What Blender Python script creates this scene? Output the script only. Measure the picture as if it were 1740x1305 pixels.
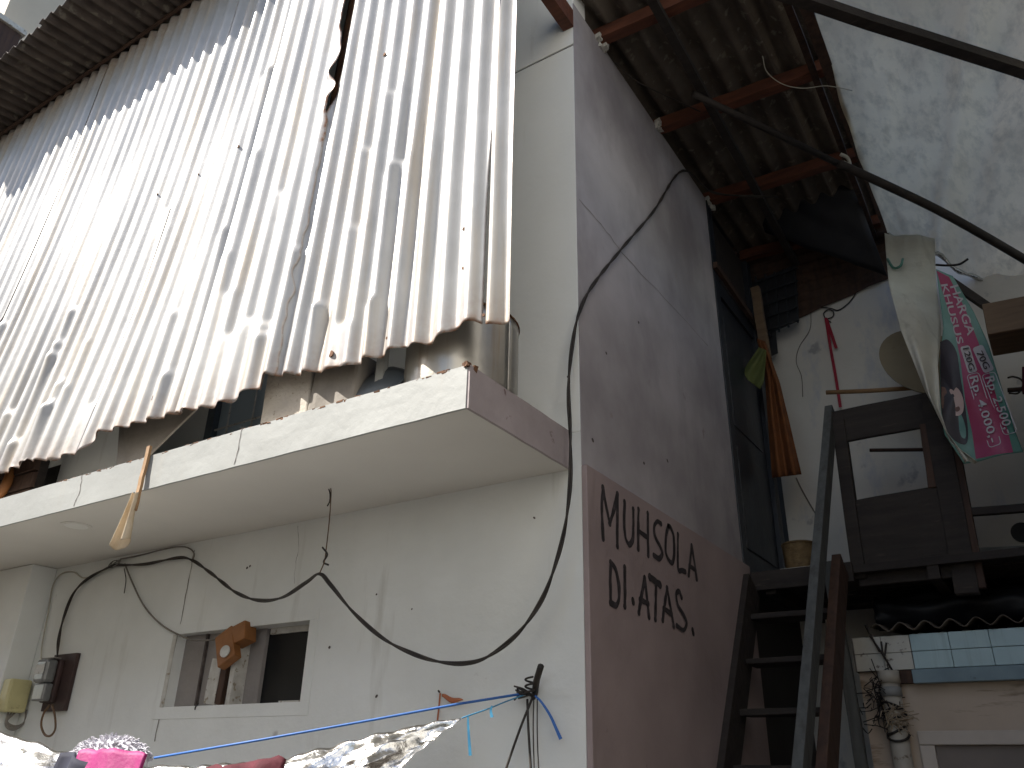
import bpy, math, random
from mathutils import Vector, Matrix, noise
random.seed(7)
for o in list(bpy.data.objects): bpy.data.objects.remove(o)
scn = bpy.context.scene
col = scn.collection

# ------------------------------------------------------------------ camera
# vanishing points measured in the photograph give lens and rotation
PX0, PY0, F = 870.0, 652.5, 1394.2
VV = Vector((932 - PX0, -2250 - PY0, F)).normalized()
V1 = Vector((-1480 - PX0, 1272 - PY0, F)).normalized()
AX = -V1
AZ = (VV - AX * VV.dot(AX)).normalized()
AY = AX.cross(AZ)
if AY.z < 0: AY = -AY
R = Matrix((AX, AY, AZ))                       # camera(right, down, forward) -> world
C = Vector((1.56, -2.9, 1.55))
cam = bpy.data.cameras.new('camera'); camo = bpy.data.objects.new('camera', cam); col.objects.link(camo)
cr, cd, cf = R.col[0], R.col[1], R.col[2]
camo.matrix_world = Matrix(((cr.x, -cd.x, -cf.x, C.x), (cr.y, -cd.y, -cf.y, C.y), (cr.z, -cd.z, -cf.z, C.z), (0, 0, 0, 1)))
cam.sensor_width = 36; cam.lens = 36 * F / 1740; cam.clip_start = 0.05; cam.clip_end = 2000
scn.camera = camo
scn.render.resolution_x = 1024; scn.render.resolution_y = 768

# ------------------------------------------------------------------ light
TO_SUN = Vector((-1.2, -1.0, 1.6)).normalized()
w = bpy.data.worlds.new('World'); scn.world = w; w.use_nodes = True
nt = w.node_tree; bg = nt.nodes['Background']
sky = nt.nodes.new('ShaderNodeTexSky'); sky.sky_type = 'NISHITA'; sky.sun_disc = False
sky.sun_elevation = math.asin(TO_SUN.z); sky.sun_rotation = math.atan2(TO_SUN.x, TO_SUN.y)
sky.dust_density = 1.2; sky.air_density = 1.0; sky.ozone_density = 1.0
nt.links.new(sky.outputs[0], bg.inputs[0]); bg.inputs[1].default_value = 0.10
sl = bpy.data.lights.new('sun', 'SUN'); sl.energy = 4.8; sl.angle = math.radians(0.5); sl.color = (1.0, 0.95, 0.87)
so = bpy.data.objects.new('sun', sl); col.objects.link(so)
so.rotation_euler = TO_SUN.to_track_quat('Z', 'Y').to_euler()
scn.view_settings.view_transform = 'Standard'; scn.view_settings.look = 'None'
scn.view_settings.exposure = 1.08; scn.view_settings.gamma = 1.0

# ------------------------------------------------------------------ helpers
def ray(x, y): return R @ Vector((x - PX0, y - PY0, F))
def hit(x, y, ax, val):
    d = ray(x, y); t = (val - C[ax]) / d[ax]; return C + d * t
def HY(x, y, Y): return hit(x, y, 1, Y)
def HX(x, y, X): return hit(x, y, 0, X)
def HZ(x, y, Z): return hit(x, y, 2, Z)
def proj(p):
    c = R.transposed() @ (Vector(p) - C); return PX0 + F * c.x / c.z, PY0 + F * c.y / c.z
def lerp(a, b, t): return a + (b - a) * t
def interp(tab, x):
    if x <= tab[0][0]: return tab[0][1]
    for (a, b), (c, d) in zip(tab, tab[1:]):
        if x <= c: return b + (d - b) * (x - a) / (c - a)
    return tab[-1][1]
def sst(a, b, x):
    t = min(1, max(0, (x - a) / (b - a))); return t * t * (3 - 2 * t)

class MB:
    def __init__(s): s.v = []; s.f = []; s.col = None
    def box(s, x0, x1, y0, y1, z0, z1, j=0.0):
        n = len(s.v)
        for z in (z0, z1):
            for (x, y) in ((x0, y0), (x1, y0), (x1, y1), (x0, y1)):
                s.v.append((x + random.uniform(-j, j), y + random.uniform(-j, j), z + random.uniform(-j, j)))
        for q in ((3, 2, 1, 0), (4, 5, 6, 7), (0, 1, 5, 4), (1, 2, 6, 5), (2, 3, 7, 6), (3, 0, 4, 7)):
            s.f.append(tuple(n + i for i in q))
        return s
    def plank(s, a, b, wid, th, side=(1, 0, 0), n=6, wob=0.0):
        """board from a to b, `wid` along side, `th` across"""
        a = Vector(a); b = Vector(b); d = (b - a).normalized(); sd = Vector(side)
        sd = (sd - d * sd.dot(d)).normalized(); up = d.cross(sd)
        st = len(s.v)
        for i in range(n + 1):
            p = a.lerp(b, i / n)
            p = p + sd * random.uniform(-wob, wob) + up * random.uniform(-wob, wob)
            for (u, w_) in ((-1, -1), (1, -1), (1, 1), (-1, 1)):
                s.v.append(tuple(p + sd * (u * wid / 2) + up * (w_ * th / 2)))
        for i in range(n):
            k = st + 4 * i
            for j in range(4):
                s.f.append((k + j, k + (j + 1) % 4, k + 4 + (j + 1) % 4, k + 4 + j))
        s.f.append((st + 3, st + 2, st + 1, st)); k = st + 4 * n; s.f.append((k, k + 1, k + 2, k + 3))
        return s
    def tube(s, pts, r, seg=6, cap=True):
        pts = [Vector(p) for p in pts]; st = len(s.v); n = len(pts)
        rr = r if callable(r) else (lambda t: r)
        up = None
        for i, p in enumerate(pts):
            d = (pts[min(i + 1, n - 1)] - pts[max(i - 1, 0)])
            d = d.normalized() if d.length > 1e-9 else Vector((0, 0, 1))
            if up is None:
                up = Vector((0, 0, 1)) if abs(d.z) < .9 else Vector((1, 0, 0))
            sd = d.cross(up)
            if sd.length < 1e-6: sd = d.orthogonal()
            sd.normalize(); up = sd.cross(d).normalized()
            for k in range(seg):
                a = 2 * math.pi * k / seg
                s.v.append(tuple(p + (sd * math.cos(a) + up * math.sin(a)) * rr(i / max(1, n - 1))))
        for i in range(n - 1):
            for k in range(seg):
                s.f.append((st + i * seg + k, st + i * seg + (k + 1) % seg, st + (i + 1) * seg + (k + 1) % seg, st + (i + 1) * seg + k))
        if cap:
            s.f.append(tuple(st + k for k in reversed(range(seg)))); s.f.append(tuple(st + (n - 1) * seg + k for k in range(seg)))
        return s
    def grid(s, fn, nu, nv):
        st = len(s.v)
        for j in range(nv + 1):
            for i in range(nu + 1):
                s.v.append(tuple(fn(i / nu, j / nv)))
        for j in range(nv):
            for i in range(nu):
                a = st + j * (nu + 1) + i; s.f.append((a, a + 1, a + nu + 2, a + nu + 1))
        return s
    def ribbon(s, pts, wid, nrm):
        pts = [Vector(p) for p in pts]; nrm = Vector(nrm); st = len(s.v); n = len(pts)
        ww = wid if callable(wid) else (lambda t: wid)
        for i, p in enumerate(pts):
            d = (pts[min(i + 1, n - 1)] - pts[max(i - 1, 0)]).normalized(); sd = d.cross(nrm).normalized() * ww(i / max(1, n - 1)) / 2
            s.v.append(tuple(p - sd)); s.v.append(tuple(p + sd))
        for i in range(n - 1):
            k = st + 2 * i; s.f.append((k, k + 1, k + 3, k + 2))
        return s
    def poly(s, pts):
        st = len(s.v); s.v += [tuple(p) for p in pts]; s.f.append(tuple(range(st, st + len(pts)))); return s
    def disc(s, c, nrm, r, th=0.003, seg=14, ry=None):
        nrm = Vector(nrm).normalized(); c = Vector(c); a = nrm.orthogonal().normalized(); b = nrm.cross(a); st = len(s.v)
        for h in (0, th):
            for k in range(seg):
                t = 2 * math.pi * k / seg; s.v.append(tuple(c + a * math.cos(t) * r + b * math.sin(t) * (ry or r) + nrm * h))
        s.f.append(tuple(st + seg + k for k in range(seg))); s.f.append(tuple(st + k for k in reversed(range(seg))))
        for k in range(seg): s.f.append((st + k, st + (k + 1) % seg, st + seg + (k + 1) % seg, st + seg + k))
        return s
    def build(s, name, mat, parent=None, smooth=False, solid=0.0, bevel=0.0):
        me = bpy.data.meshes.new(name); me.from_pydata(s.v, [], s.f); me.update()
        if isinstance(mat, str): mat = M[mat]
        me.materials.append(mat)
        if smooth: me.polygons.foreach_set('use_smooth', [True] * len(me.polygons))
        o = bpy.data.objects.new(name, me); col.objects.link(o)
        if parent is not None: o.parent = parent
        if solid:
            m = o.modifiers.new('s', 'SOLIDIFY'); m.thickness = solid; m.offset = 0
        if bevel:
            m = o.modifiers.new('b', 'BEVEL'); m.width = bevel; m.segments = 2; m.limit_method = 'ANGLE'
        return o
def thing(name, label, cat, group=None):
    o = bpy.data.objects.new(name, None); col.objects.link(o); o.empty_display_size = .1
    return tag(o, label, cat, group)
def tag(o, label, cat, group=None):
    o['label'] = label; o['category'] = cat
    if group: o['group'] = group
    return o
def spline(pts, n=8):
    pts = [Vector(p) for p in pts]; out = []
    P = [pts[0] * 2 - pts[1]] + pts + [pts[-1] * 2 - pts[-2]]
    for i in range(1, len(P) - 2):
        p0, p1, p2, p3 = P[i - 1:i + 3]
        for k in range(n):
            t = k / n
            out.append(.5 * ((2 * p1) + (p2 - p0) * t + (2 * p0 - 5 * p1 + 4 * p2 - p3) * t * t + (3 * p1 - p0 - 3 * p2 + p3) * t ** 3))
    out.append(pts[-1]); return out
def twisted(mb, pts, off, r, pitch=.16, n=10, seg=5):
    path = spline(pts, n); L = 0; A = []; B = []
    for i, p in enumerate(path):
        if i: L += (p - path[i - 1]).length
        d = (path[min(i + 1, len(path) - 1)] - path[max(i - 1, 0)]).normalized()
        a = d.orthogonal().normalized(); a = (Vector((0.3, -1, 0.2)) - d * d.dot(Vector((0.3, -1, 0.2)))).normalized(); b = d.cross(a)
        t = 2 * math.pi * L / pitch + 1.1 * math.sin(L * 3.1); o = a * math.cos(t) * off + b * math.sin(t) * off
        A.append(p + o); B.append(p - o)
    mb.tube(A, r, seg); mb.tube(B, r, seg)

# ------------------------------------------------------------------ materials
M = {}
def mat(name, c1, c2=None, rough=.7, scale=3.0, detail=6, lo=.35, hi=.7, bump=0.0, bscale=60, metal=0.0, streak=None, stretch=(1, 1, 1),
        spots=None, spot_scale=14, spot_t=.70, spec=.4, trans=0.0, attr=None, attr_col=None):
    m = bpy.data.materials.new(name); m.use_nodes = True; N = m.node_tree.nodes; Lk = m.node_tree.links
    b = N['Principled BSDF']; b.inputs['Roughness'].default_value = rough; b.inputs['Metallic'].default_value = metal
    b.inputs['Specular IOR Level'].default_value = spec
    g = N.new('ShaderNodeNewGeometry'); mp = N.new('ShaderNodeMapping'); mp.inputs['Scale'].default_value = stretch
    Lk.new(g.outputs['Position'], mp.inputs['Vector'])
    def nz(sc, det, src=mp.outputs[0], rgh=.55):
        n = N.new('ShaderNodeTexNoise'); n.inputs['Scale'].default_value = sc; n.inputs['Detail'].default_value = det
        n.inputs['Roughness'].default_value = rgh; Lk.new(src, n.inputs['Vector']); return n
    def ramp(src, a, c):
        r = N.new('ShaderNodeMapRange'); r.inputs['From Min'].default_value = a; r.inputs['From Max'].default_value = c
        Lk.new(src, r.inputs['Value']); return r.outputs[0]
    def mix(fac, A, Bc):
        x = N.new('ShaderNodeMix'); x.data_type = 'RGBA'
        if fac is not None: Lk.new(fac, x.inputs[0])
        for sck, v in ((x.inputs[6], A), (x.inputs[7], Bc)):
            if isinstance(v, tuple): sck.default_value = (*v, 1)
            else: Lk.new(v, sck)
        return x.outputs[2]
    c2 = c2 or tuple(v * .75 for v in c1)
    cc = mix(ramp(nz(scale, detail).outputs['Fac'], lo, hi), c1, c2)
    if streak:
        mp2 = N.new('ShaderNodeMapping'); mp2.inputs['Scale'].default_value = streak[1]; Lk.new(g.outputs['Position'], mp2.inputs['Vector'])
        cc = mix(ramp(nz(streak[2], 5, mp2.outputs[0], .65).outputs['Fac'], streak[3], streak[4]), cc, streak[0])
    if spots:
        cc = mix(ramp(nz(spot_scale, 4).outputs['Fac'], spot_t, spot_t + .06), cc, spots)
    if attr:
        at = N.new('ShaderNodeAttribute'); at.attribute_name = attr
        mul = N.new('ShaderNodeMath'); mul.operation = 'MULTIPLY'; Lk.new(at.outputs['Fac'], mul.inputs[0])
        Lk.new(ramp(nz(35, 5).outputs['Fac'], .25, .6), mul.inputs[1])
        cc = mix(mul.outputs[0], cc, attr_col)
        sub = N.new('ShaderNodeMath'); sub.operation = 'MULTIPLY_ADD'; Lk.new(mul.outputs[0], sub.inputs[0]); sub.inputs[1].default_value = -metal; sub.inputs[2].default_value = metal
        Lk.new(sub.outputs[0], b.inputs['Metallic'])
    Lk.new(cc, b.inputs['Base Color'])
    if bump:
        bp = N.new('ShaderNodeBump'); bp.inputs['Strength'].default_value = bump; bp.inputs['Distance'].default_value = .01
        big = N.new('ShaderNodeMath'); big.operation = 'MULTIPLY_ADD'; Lk.new(nz(bscale * .11, 3, g.outputs['Position']).outputs['Fac'], big.inputs[0]); big.inputs[1].default_value = 4.0
        Lk.new(nz(bscale, 6, g.outputs['Position']).outputs['Fac'], big.inputs[2])
        Lk.new(big.outputs[0], bp.inputs['Height']); Lk.new(bp.outputs[0], b.inputs['Normal'])
    if trans:
        tr = N.new('ShaderNodeBsdfTranslucent'); Lk.new(cc, tr.inputs[0]); ms = N.new('ShaderNodeMixShader'); ms.inputs[0].default_value = trans
        Lk.new(b.outputs[0], ms.inputs[1]); Lk.new(tr.outputs[0], ms.inputs[2]); Lk.new(ms.outputs[0], N['Material Output'].inputs[0])
    M[name] = m; return m

mat('white_plaster', (.77, .785, .765), (.62, .63, .605), .75, 1.1, lo=.36, hi=.72, bump=.25, bscale=18, spots=(.45, .44, .42), spot_scale=5, spot_t=.70,
    streak=((.48, .47, .43), (2.4, 2.4, .35), 2.2, .60, .85))
mat('white_paint', (.84, .845, .81), (.78, .785, .75), .7, 1.3, bump=.2, bscale=18, spots=(.6, .59, .55), spot_scale=5, spot_t=.7,
    streak=((.66, .65, .6), (2.4, 2.4, .35), 2.2, .62, .85))
mat('soffit_plaster', (.72, .695, .645), (.65, .625, .58), .7, 1.2, bump=.12, bscale=25)
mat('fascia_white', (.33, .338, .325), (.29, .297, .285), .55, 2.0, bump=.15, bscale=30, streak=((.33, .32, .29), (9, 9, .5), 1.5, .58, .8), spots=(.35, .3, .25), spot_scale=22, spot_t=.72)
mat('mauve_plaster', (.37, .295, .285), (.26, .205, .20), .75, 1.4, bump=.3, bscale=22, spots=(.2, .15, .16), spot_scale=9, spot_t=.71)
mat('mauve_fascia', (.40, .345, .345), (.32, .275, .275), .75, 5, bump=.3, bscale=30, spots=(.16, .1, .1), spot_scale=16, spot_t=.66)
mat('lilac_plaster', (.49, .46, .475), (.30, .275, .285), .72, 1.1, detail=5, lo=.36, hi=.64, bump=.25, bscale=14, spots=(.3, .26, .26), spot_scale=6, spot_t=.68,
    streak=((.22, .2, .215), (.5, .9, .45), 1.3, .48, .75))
mat('letter_paint', (.035, .03, .032), (.09, .075, .08), .7, 25, lo=.5, hi=.8)
mat('crack', (.06, .045, .04), (.13, .11, .1), .9, 20)
mat('zinc', (.455, .45, .44), (.38, .376, .368), .42, 5, bump=.06, bscale=30, metal=.25, streak=((.44, .38, .30), (5, 5, .35), 1.6, .50, .72), attr='rust', attr_col=(.22, .10, .045))
mat('rust', (.16, .075, .035), (.07, .035, .02), .9, 30)
mat('old_roof', (.075, .058, .048), (.035, .026, .022), .85, 6, bump=.3, bscale=40, spots=(.11, .095, .075), spot_scale=9, spot_t=.6)
mat('asbestos_roof', (.15, .125, .098), (.09, .072, .057), .9, 3.2, lo=.3, hi=.62, bump=.5, bscale=50, spots=(.19, .165, .13), spot_scale=16, spot_t=.6)
mat('red_wood', (.15, .05, .026), (.075, .028, .017), .7, 4, stretch=(1, 6, 6), bump=.3, bscale=50)
mat('dark_wood', (.036, .028, .023), (.02, .015, .013), .75, 4, stretch=(.6, 5, 5), bump=.4, bscale=45, spots=(.06, .045, .035), spot_scale=10, spot_t=.66)
mat('brown_wood', (.075, .04, .026), (.04, .023, .017), .75, 5, stretch=(5, 5, .6), bump=.3, bscale=45)
mat('grey_wood', (.10, .107, .104), (.065, .068, .067), .75, 6, stretch=(6, 6, .6), bump=.3, bscale=50, streak=((.05, .045, .04), (10, 10, .7), 1.5, .55, .75))
mat('black_paint', (.022, .026, .034), (.012, .014, .019), .45, 4, bump=.15)
mat('flat_black', (.02, .022, .028), (.012, .012, .016), .55, 6)  # plain black; also stands in for shade under the landing
mat('tarp', (.90, .79, .595), (.72, .62, .46), .55, 1.6, lo=.35, hi=.68, bump=.6, bscale=30, trans=.42,
    streak=((.56, .49, .37), (3.5, 1.6, 1), 4.5, .46, .74))
mat('flap_cloth', (.62, .61, .53), (.5, .48, .41), .75, 4, bump=.3, bscale=40, trans=.15, streak=((.36, .34, .28), (6, 6, .6), 2.2, .56, .8))
mat('silver_foil', (.80, .79, .76), (.68, .66, .62), .24, 6, metal=1.0, bump=.35, bscale=55)
mat('foil_hem', (.7, .7, .68), (.5, .5, .48), .25, 8, metal=1.0, bump=.5, bscale=60)
mat('cable_black', (.02, .017, .015), (.045, .035, .028), .6, 14)
mat('cable_grey', (.22, .20, .175), (.15, .135, .115), .7, 10)
mat('cable_cream', (.48, .45, .37), (.36, .33, .27), .7, 10)
mat('cable_brown', (.15, .085, .04), (.08, .05, .03), .6, 10)
mat('blue_rope', (.04, .15, .46), (.03, .11, .35), .55, 30)
mat('blue_strip', (.05, .25, .42), (.04, .18, .32), .5, 30)
mat('orange_wood', (.30, .125, .038), (.2, .08, .026), .6, 9, bump=.2)
mat('old_white', (.58, .57, .53), (.42, .40, .36), .8, 16, bump=.4, spots=(.3, .26, .2), spot_scale=30, spot_t=.6)
mat('grey_board', (.30, .275, .26), (.24, .22, .21), .8, 5, bump=.2)
mat('dark_glass', (.010, .011, .012), (.014, .015, .016), .35, 3, spec=.2)
mat('sky_glass', (.42, .50, .56), (.36, .44, .5), .15, 3, spec=.6)
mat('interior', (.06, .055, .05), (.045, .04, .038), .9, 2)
mat('meter_glass', (.20, .205, .20), (.12, .122, .12), .2, 9, spec=.6)
mat('meter_board', (.06, .035, .032), (.035, .022, .02), .65, 8)
mat('yellow_plastic', (.55, .50, .26), (.46, .42, .22), .45, 8, spots=(.3, .26, .14), spot_scale=20, spot_t=.66)
mat('concrete', (.55, .50, .43), (.45, .405, .35), .9, 7, bump=.4, bscale=60, spots=(.26, .21, .16), spot_scale=25, spot_t=.66)
mat('taupe_board', (.26, .235, .205), (.2, .18, .155), .85, 8, bump=.2)
mat('drum_metal', (.52, .49, .43), (.40, .375, .33), .33, 5, metal=.75, bump=.12, bscale=30, streak=((.36, .27, .18), (6, 6, .5), 2, .55, .8))
mat('dark_slate', (.10, .115, .13), (.06, .07, .08), .45, 6)
mat('cream_rag', (.62, .52, .38), (.48, .37, .24), .8, 10, bump=.3)
mat('sawn_wood', (.17, .115, .07), (.11, .072, .044), .75, 7, stretch=(.7, 5, 5))
mat('stick', (.36, .22, .11), (.25, .145, .07), .7, 10)
mat('light_lens', (.78, .77, .73), (.70, .69, .65), .35, 4)
mat('magenta_cloth', (.34, .015, .15), (.26, .012, .11), .6, 9, bump=.2)
mat('fluff_white', (.60, .59, .63), (.42, .41, .46), .95, 26, bump=.6, bscale=70)
mat('navy_cloth', (.02, .022, .045), (.012, .013, .025), .8, 9)
mat('maroon_cloth', (.10, .012, .022), (.06, .008, .014), .85, 9, bump=.3)
mat('orange_string', (.42, .14, .06), (.32, .1, .05), .7, 12)
mat('tan_wall', (.60, .49, .39), (.5, .41, .325), .8, 2.4, bump=.25, bscale=25, streak=((.14, .085, .04), (1.2, 1, 7), 1.1, .56, .68), spots=(.2, .14, .07), spot_scale=9, spot_t=.68)
mat('cream_frame', (.60, .53, .46), (.52, .46, .4), .6, 6)
mat('frame_panel', (.24, .205, .18), (.2, .17, .15), .7, 4)
mat('blue_tile', (.44, .60, .63), (.38, .53, .57), .35, 5, streak=((.33, .46, .49), (14, 14, .6), 2, .55, .7))
mat('blue_tile_dark', (.22, .31, .35), (.16, .23, .27), .5, 7, spots=(.1, .12, .13), spot_scale=20)
mat('white_tile', (.58, .57, .51), (.48, .46, .4), .45, 6, spots=(.15, .12, .1), spot_scale=16, spot_t=.62)
mat('grout', (.16, .15, .14), (.1, .095, .09), .9, 10)
mat('pvc_pipe', (.48, .44, .37), (.38, .34, .28), .5, 7, spots=(.18, .14, .1), spot_scale=14, spot_t=.62)
mat('grey_pipe', (.28, .28, .27), (.22, .22, .21), .5, 6)
mat('back_wall', (.72, .69, .64), (.62, .595, .55), .75, 1.5, bump=.25, bscale=20, spots=(.36, .35, .36), spot_scale=4, spot_t=.66, streak=((.46, .48, .54), (3, 3, 1.2), 1.5, .56, .75))
mat('orange_cloth', (.19, .066, .018), (.12, .04, .013), .85, 9, bump=.3)
mat('green_cloth', (.12, .14, .045), (.08, .1, .03), .85, 9, bump=.3)
mat('pale_wood', (.42, .34, .24), (.3, .235, .165), .75, 8, stretch=(5, 5, .7))
mat('tan_board', (.30, .25, .165), (.25, .2, .13), .7, 4, streak=((.2, .13, .07), (3, 3, 3), 3, .62, .7))
mat('red_ribbon', (.38, .015, .04), (.28, .012, .03), .5, 12)
mat('wicker', (.20, .13, .055), (.11, .07, .03), .7, 30, bump=.6, bscale=120)
mat('banner_teal', (.035, .15, .115), (.16, .30, .26), .45, 2.2, lo=.4, hi=.62)
mat('banner_pink', (.29, .028, .08), (.34, .06, .155), .45, 3)
mat('banner_white', (.46, .44, .47), (.42, .39, .42), .45, 8)
mat('banner_black', (.03, .026, .032), (.05, .04, .05), .45, 8)
mat('banner_skin', (.56, .42, .38), (.48, .33, .29), .45, 10)
mat('banner_brown', (.19, .09, .06), (.1, .05, .04), .45, 30)
mat('ground_concrete', (.072, .066, .058), (.055, .05, .045), .9, 1.2, bump=.4, bscale=25, spots=(.22, .2, .17), spot_scale=3, spot_t=.62)
mat('beige_plaster', (.58, .51, .41), (.49, .43, .345), .85, 1.6, bump=.3, bscale=15)
mat('grey_plaster', (.26, .24, .23), (.2, .19, .18), .85, 2)
mat('bounce_plaster', (.78, .77, .74), (.72, .71, .68), .85, 1.5, bump=.3, bscale=15)  # pale wall of the added house that bounces sunlight

# ------------------------------------------------------------------ ground
g = MB().grid(lambda u, v: (lerp(-60, 60, u), lerp(-60, 60, v), 0.012 * noise.noise((u * 60, v * 60, 0))), 60, 60).build('ground', 'ground_concrete', smooth=True)
g['kind'] = 'structure'

# ------------------------------------------------------------------ the white house
ZS0, ZS1 = 2.74, 2.905           # balcony slab bottom / top
XS, YS = -0.05, -0.75            # slab end, slab front
XL = -6.95
YT = -.425                        # top of the hanging sheets, found from the eave line
ZT = HY(0, 237, YT).z
house = thing('white_house', 'white two-storey plastered house corner with projecting balcony slab and mauve painted side wall', 'house')
# lower front wall with the window opening
WX0, WX1, WZ0, WZ1 = -2.525, -1.51, 1.853, 2.225
lw = MB()
lw.box(XL, WX0, 0, .16, 0, ZS0); lw.box(WX1, 0.0, 0, .16, 0, ZS0)
lw.box(WX0, WX1, 0, .16, 0, WZ0); lw.box(WX0, WX1, 0, .16, WZ1, ZS0)
lw.build('lower_front_wall', 'white_plaster', house)
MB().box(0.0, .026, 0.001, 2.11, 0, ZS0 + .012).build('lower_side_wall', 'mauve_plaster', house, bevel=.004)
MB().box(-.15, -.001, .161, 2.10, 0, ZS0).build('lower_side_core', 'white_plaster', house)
# upper walls
MB().box(XL, 0.0, 0, .15, ZS1 + .001, 5.215).build('upper_front_wall', 'white_paint', house, bevel=.004)
MB().box(XL, -.006, .012, .15, 5.215, 5.232).build('crack', 'crack', house)
MB().box(XL, 0.0, .003, .15, 5.232, ZT + .02).build('upper_wall_band', 'white_paint', house, bevel=.004)
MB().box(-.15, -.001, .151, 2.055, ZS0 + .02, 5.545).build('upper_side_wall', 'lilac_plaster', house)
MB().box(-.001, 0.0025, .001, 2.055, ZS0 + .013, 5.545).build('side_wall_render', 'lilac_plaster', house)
MB().box(XS - .0035, 0.0, 0.0005, .15, ZS0 + .0005, ZS1 + .0005).build('wall_infill', 'white_plaster', house)
MB().box(XL, XS - .004, YS + .004, .15, ZS0, ZS1).build('balcony_slab', 'soffit_plaster', house)
# fascia with slightly uneven edges
def fas(u, v):
    x = lerp(XL, XS - .004, u); z = lerp(ZS0 - .003, ZS1 + .004, v)
    nz_ = noise.noise((x * 5, 3, v * 7)); return (x, YS - .004 + .002 * nz_, z + .0014 * noise.noise((x * 9, v * 11, 0)))
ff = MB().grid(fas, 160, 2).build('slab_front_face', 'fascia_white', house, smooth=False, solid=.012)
def fas2(u, v):
    y = lerp(YS - .006, -.001, u); z = lerp(ZS0 - .003, ZS1 + .004, v)
    return (XS + .002 * noise.noise((y * 5, 1, v * 7)), y, z + .002 * noise.noise((y * 9, v * 11, 5)))
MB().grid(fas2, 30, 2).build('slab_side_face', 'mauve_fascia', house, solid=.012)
# chipped corner of the slab, exposed rusty steel
mb = MB()
for k in range(9):
    p = Vector((XS + random.uniform(-.03, .008), YS - .006 + random.uniform(0, .05), ZS1 + random.uniform(-.02, .012)))
    mb.box(p.x - .009, p.x + .009, p.y - .009, p.y + .009, p.z - .011, p.z + .011, .006)
mb.build('corner_chip', 'rust', house)['kind'] = 'stuff'
# rust crumbs along the slab's upper edge
mb = MB()
for k in range(60):
    x = random.uniform(-2.8, XS); p = Vector((x, YS - .007, ZS1 + random.uniform(-.002, .006))); s_ = random.uniform(.003, .009)
    mb.box(p.x - s_ * 2, p.x + s_ * 2, p.y - .003, p.y + .02, p.z - s_ * .4, p.z + s_ * .5, .002)
mb.build('edge_rust', 'rust', house)['kind'] = 'stuff'
# hairline cracks: ribbons a millimetre proud of the wall
def crack(pts, wd, n, name='crack', m='crack', j=.004):
    P = [Vector(p) + Vector((random.uniform(-j, j) * (n[0] == 0), 0, random.uniform(-j, j))) for p in spline(pts, 5)]
    MB().ribbon(P, lambda t: wd * (.4 + .9 * random.random()), n).build(name, m, house)
crack([HY(x, y, -.0015) for x, y in ((330, 935), (318, 1000), (304, 1070), (280, 1180), (262, 1260))], .007, (0, -1, 0), m='cable_grey')
crack([HY(x, y, YS - .0115) for x, y in ((412, 722), (406, 755), (398, 790))], .005, (0, -1, 0))
crack([HY(x, y, YS - .0115) for x, y in ((140, 805), (135, 835), (125, 860))], .005, (0, -1, 0))
crack([HY(x, y, -.0015) for x, y in ((506, 893), (508, 930), (502, 960), (500, 992))], .0022, (0, -1, 0))
crack([HX(x, y, .0038) for x, y in ((984, 338), (1030, 392), (1066, 440), (1130, 507), (1203, 588))], .006, (1, 0, 0), j=.006, m='cable_grey')
crack([HZ(x, y, ZS0 - .0015) for x, y in ((965, 802), (800, 835), (580, 880), (327, 926))], .006, (0, 0, -1), m='cable_grey')
# nail scars on the walls
mb = MB()
for x, y in ((908, 880), (425, 962), (640, 1183), (640, 1010), (700, 1035), (420, 965), (965, 640), (560, 1100)):
    mb.disc(HY(x, y, -.0005), (0, -1, 0), random.uniform(.004, .009), .002, 8, random.uniform(.003, .007))
mb.build('nail_scars', 'crack', house)['kind'] = 'stuff'
mb = MB()
for x, y in ((1085, 548), (1007, 748), (1094, 787), (1134, 783), (1030, 600), (1062, 135), (1030, 85)):
    mb.disc(HX(x, y, .003), (1, 0, 0), random.uniform(.004, .008), .002, 8, random.uniform(.006, .012))
mb.build('nail_scars', 'crack', house)['kind'] = 'stuff'
# downlight in the soffit
p = HZ(130, 893, ZS0)
dl = MB().disc(p, (0, 0, -1), .08, .003, 28).build('downlight', 'soffit_plaster', house)
MB().disc(p - Vector((0, 0, .003)), (0, 0, -1), .06, .002, 28).build('lens', 'light_lens', dl)
# hidden shell so the rooms are dark: floor, back wall, far end, ceiling
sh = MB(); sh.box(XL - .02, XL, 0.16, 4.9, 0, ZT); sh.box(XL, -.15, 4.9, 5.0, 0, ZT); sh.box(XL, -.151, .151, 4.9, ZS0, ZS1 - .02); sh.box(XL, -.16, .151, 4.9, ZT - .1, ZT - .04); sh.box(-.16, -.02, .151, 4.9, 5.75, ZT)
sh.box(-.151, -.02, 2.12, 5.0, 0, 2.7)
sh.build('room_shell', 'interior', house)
# the small window
win = MB()
t = .035
win.box(WX0 - .075, WX1 + .06, -.0025, 0, WZ1 + .0, WZ1 + .055); win.box(WX0 - .075, WX1 + .06, -.003, 0, WZ0 - .06, WZ0)
win.box(WX0 - .075, WX0 - .03, -.0025, 0, WZ0, WZ1); win.box(WX1 + .0, WX1 + .06, -.0025, 0, WZ0, WZ1)
win = win.build('window', 'white_plaster', house, bevel=.003)
xm = lerp(WX0, WX1, .5)
MB().box(WX0 - .029, WX0 - .001, -.008, .05, WZ0, WZ1).build('jamb', 'old_white', win, bevel=.002)
MB().box(xm - .02, xm + .012, -.004, .12, WZ0, WZ1).build('mullion', 'old_white', win, bevel=.002)
MB().box(xm + .013, WX1, .10, .115, WZ0, WZ1).build('pane', 'dark_glass', win)
MB().box(xm + .013, xm + .12, .075, .098, WZ0, WZ1).build('shutter_board', 'grey_board', win)
MB().box(WX0 - .0, WX0 + .17, .06, .09, WZ0, WZ1).build('shutter_board', 'grey_board', win)
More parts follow.
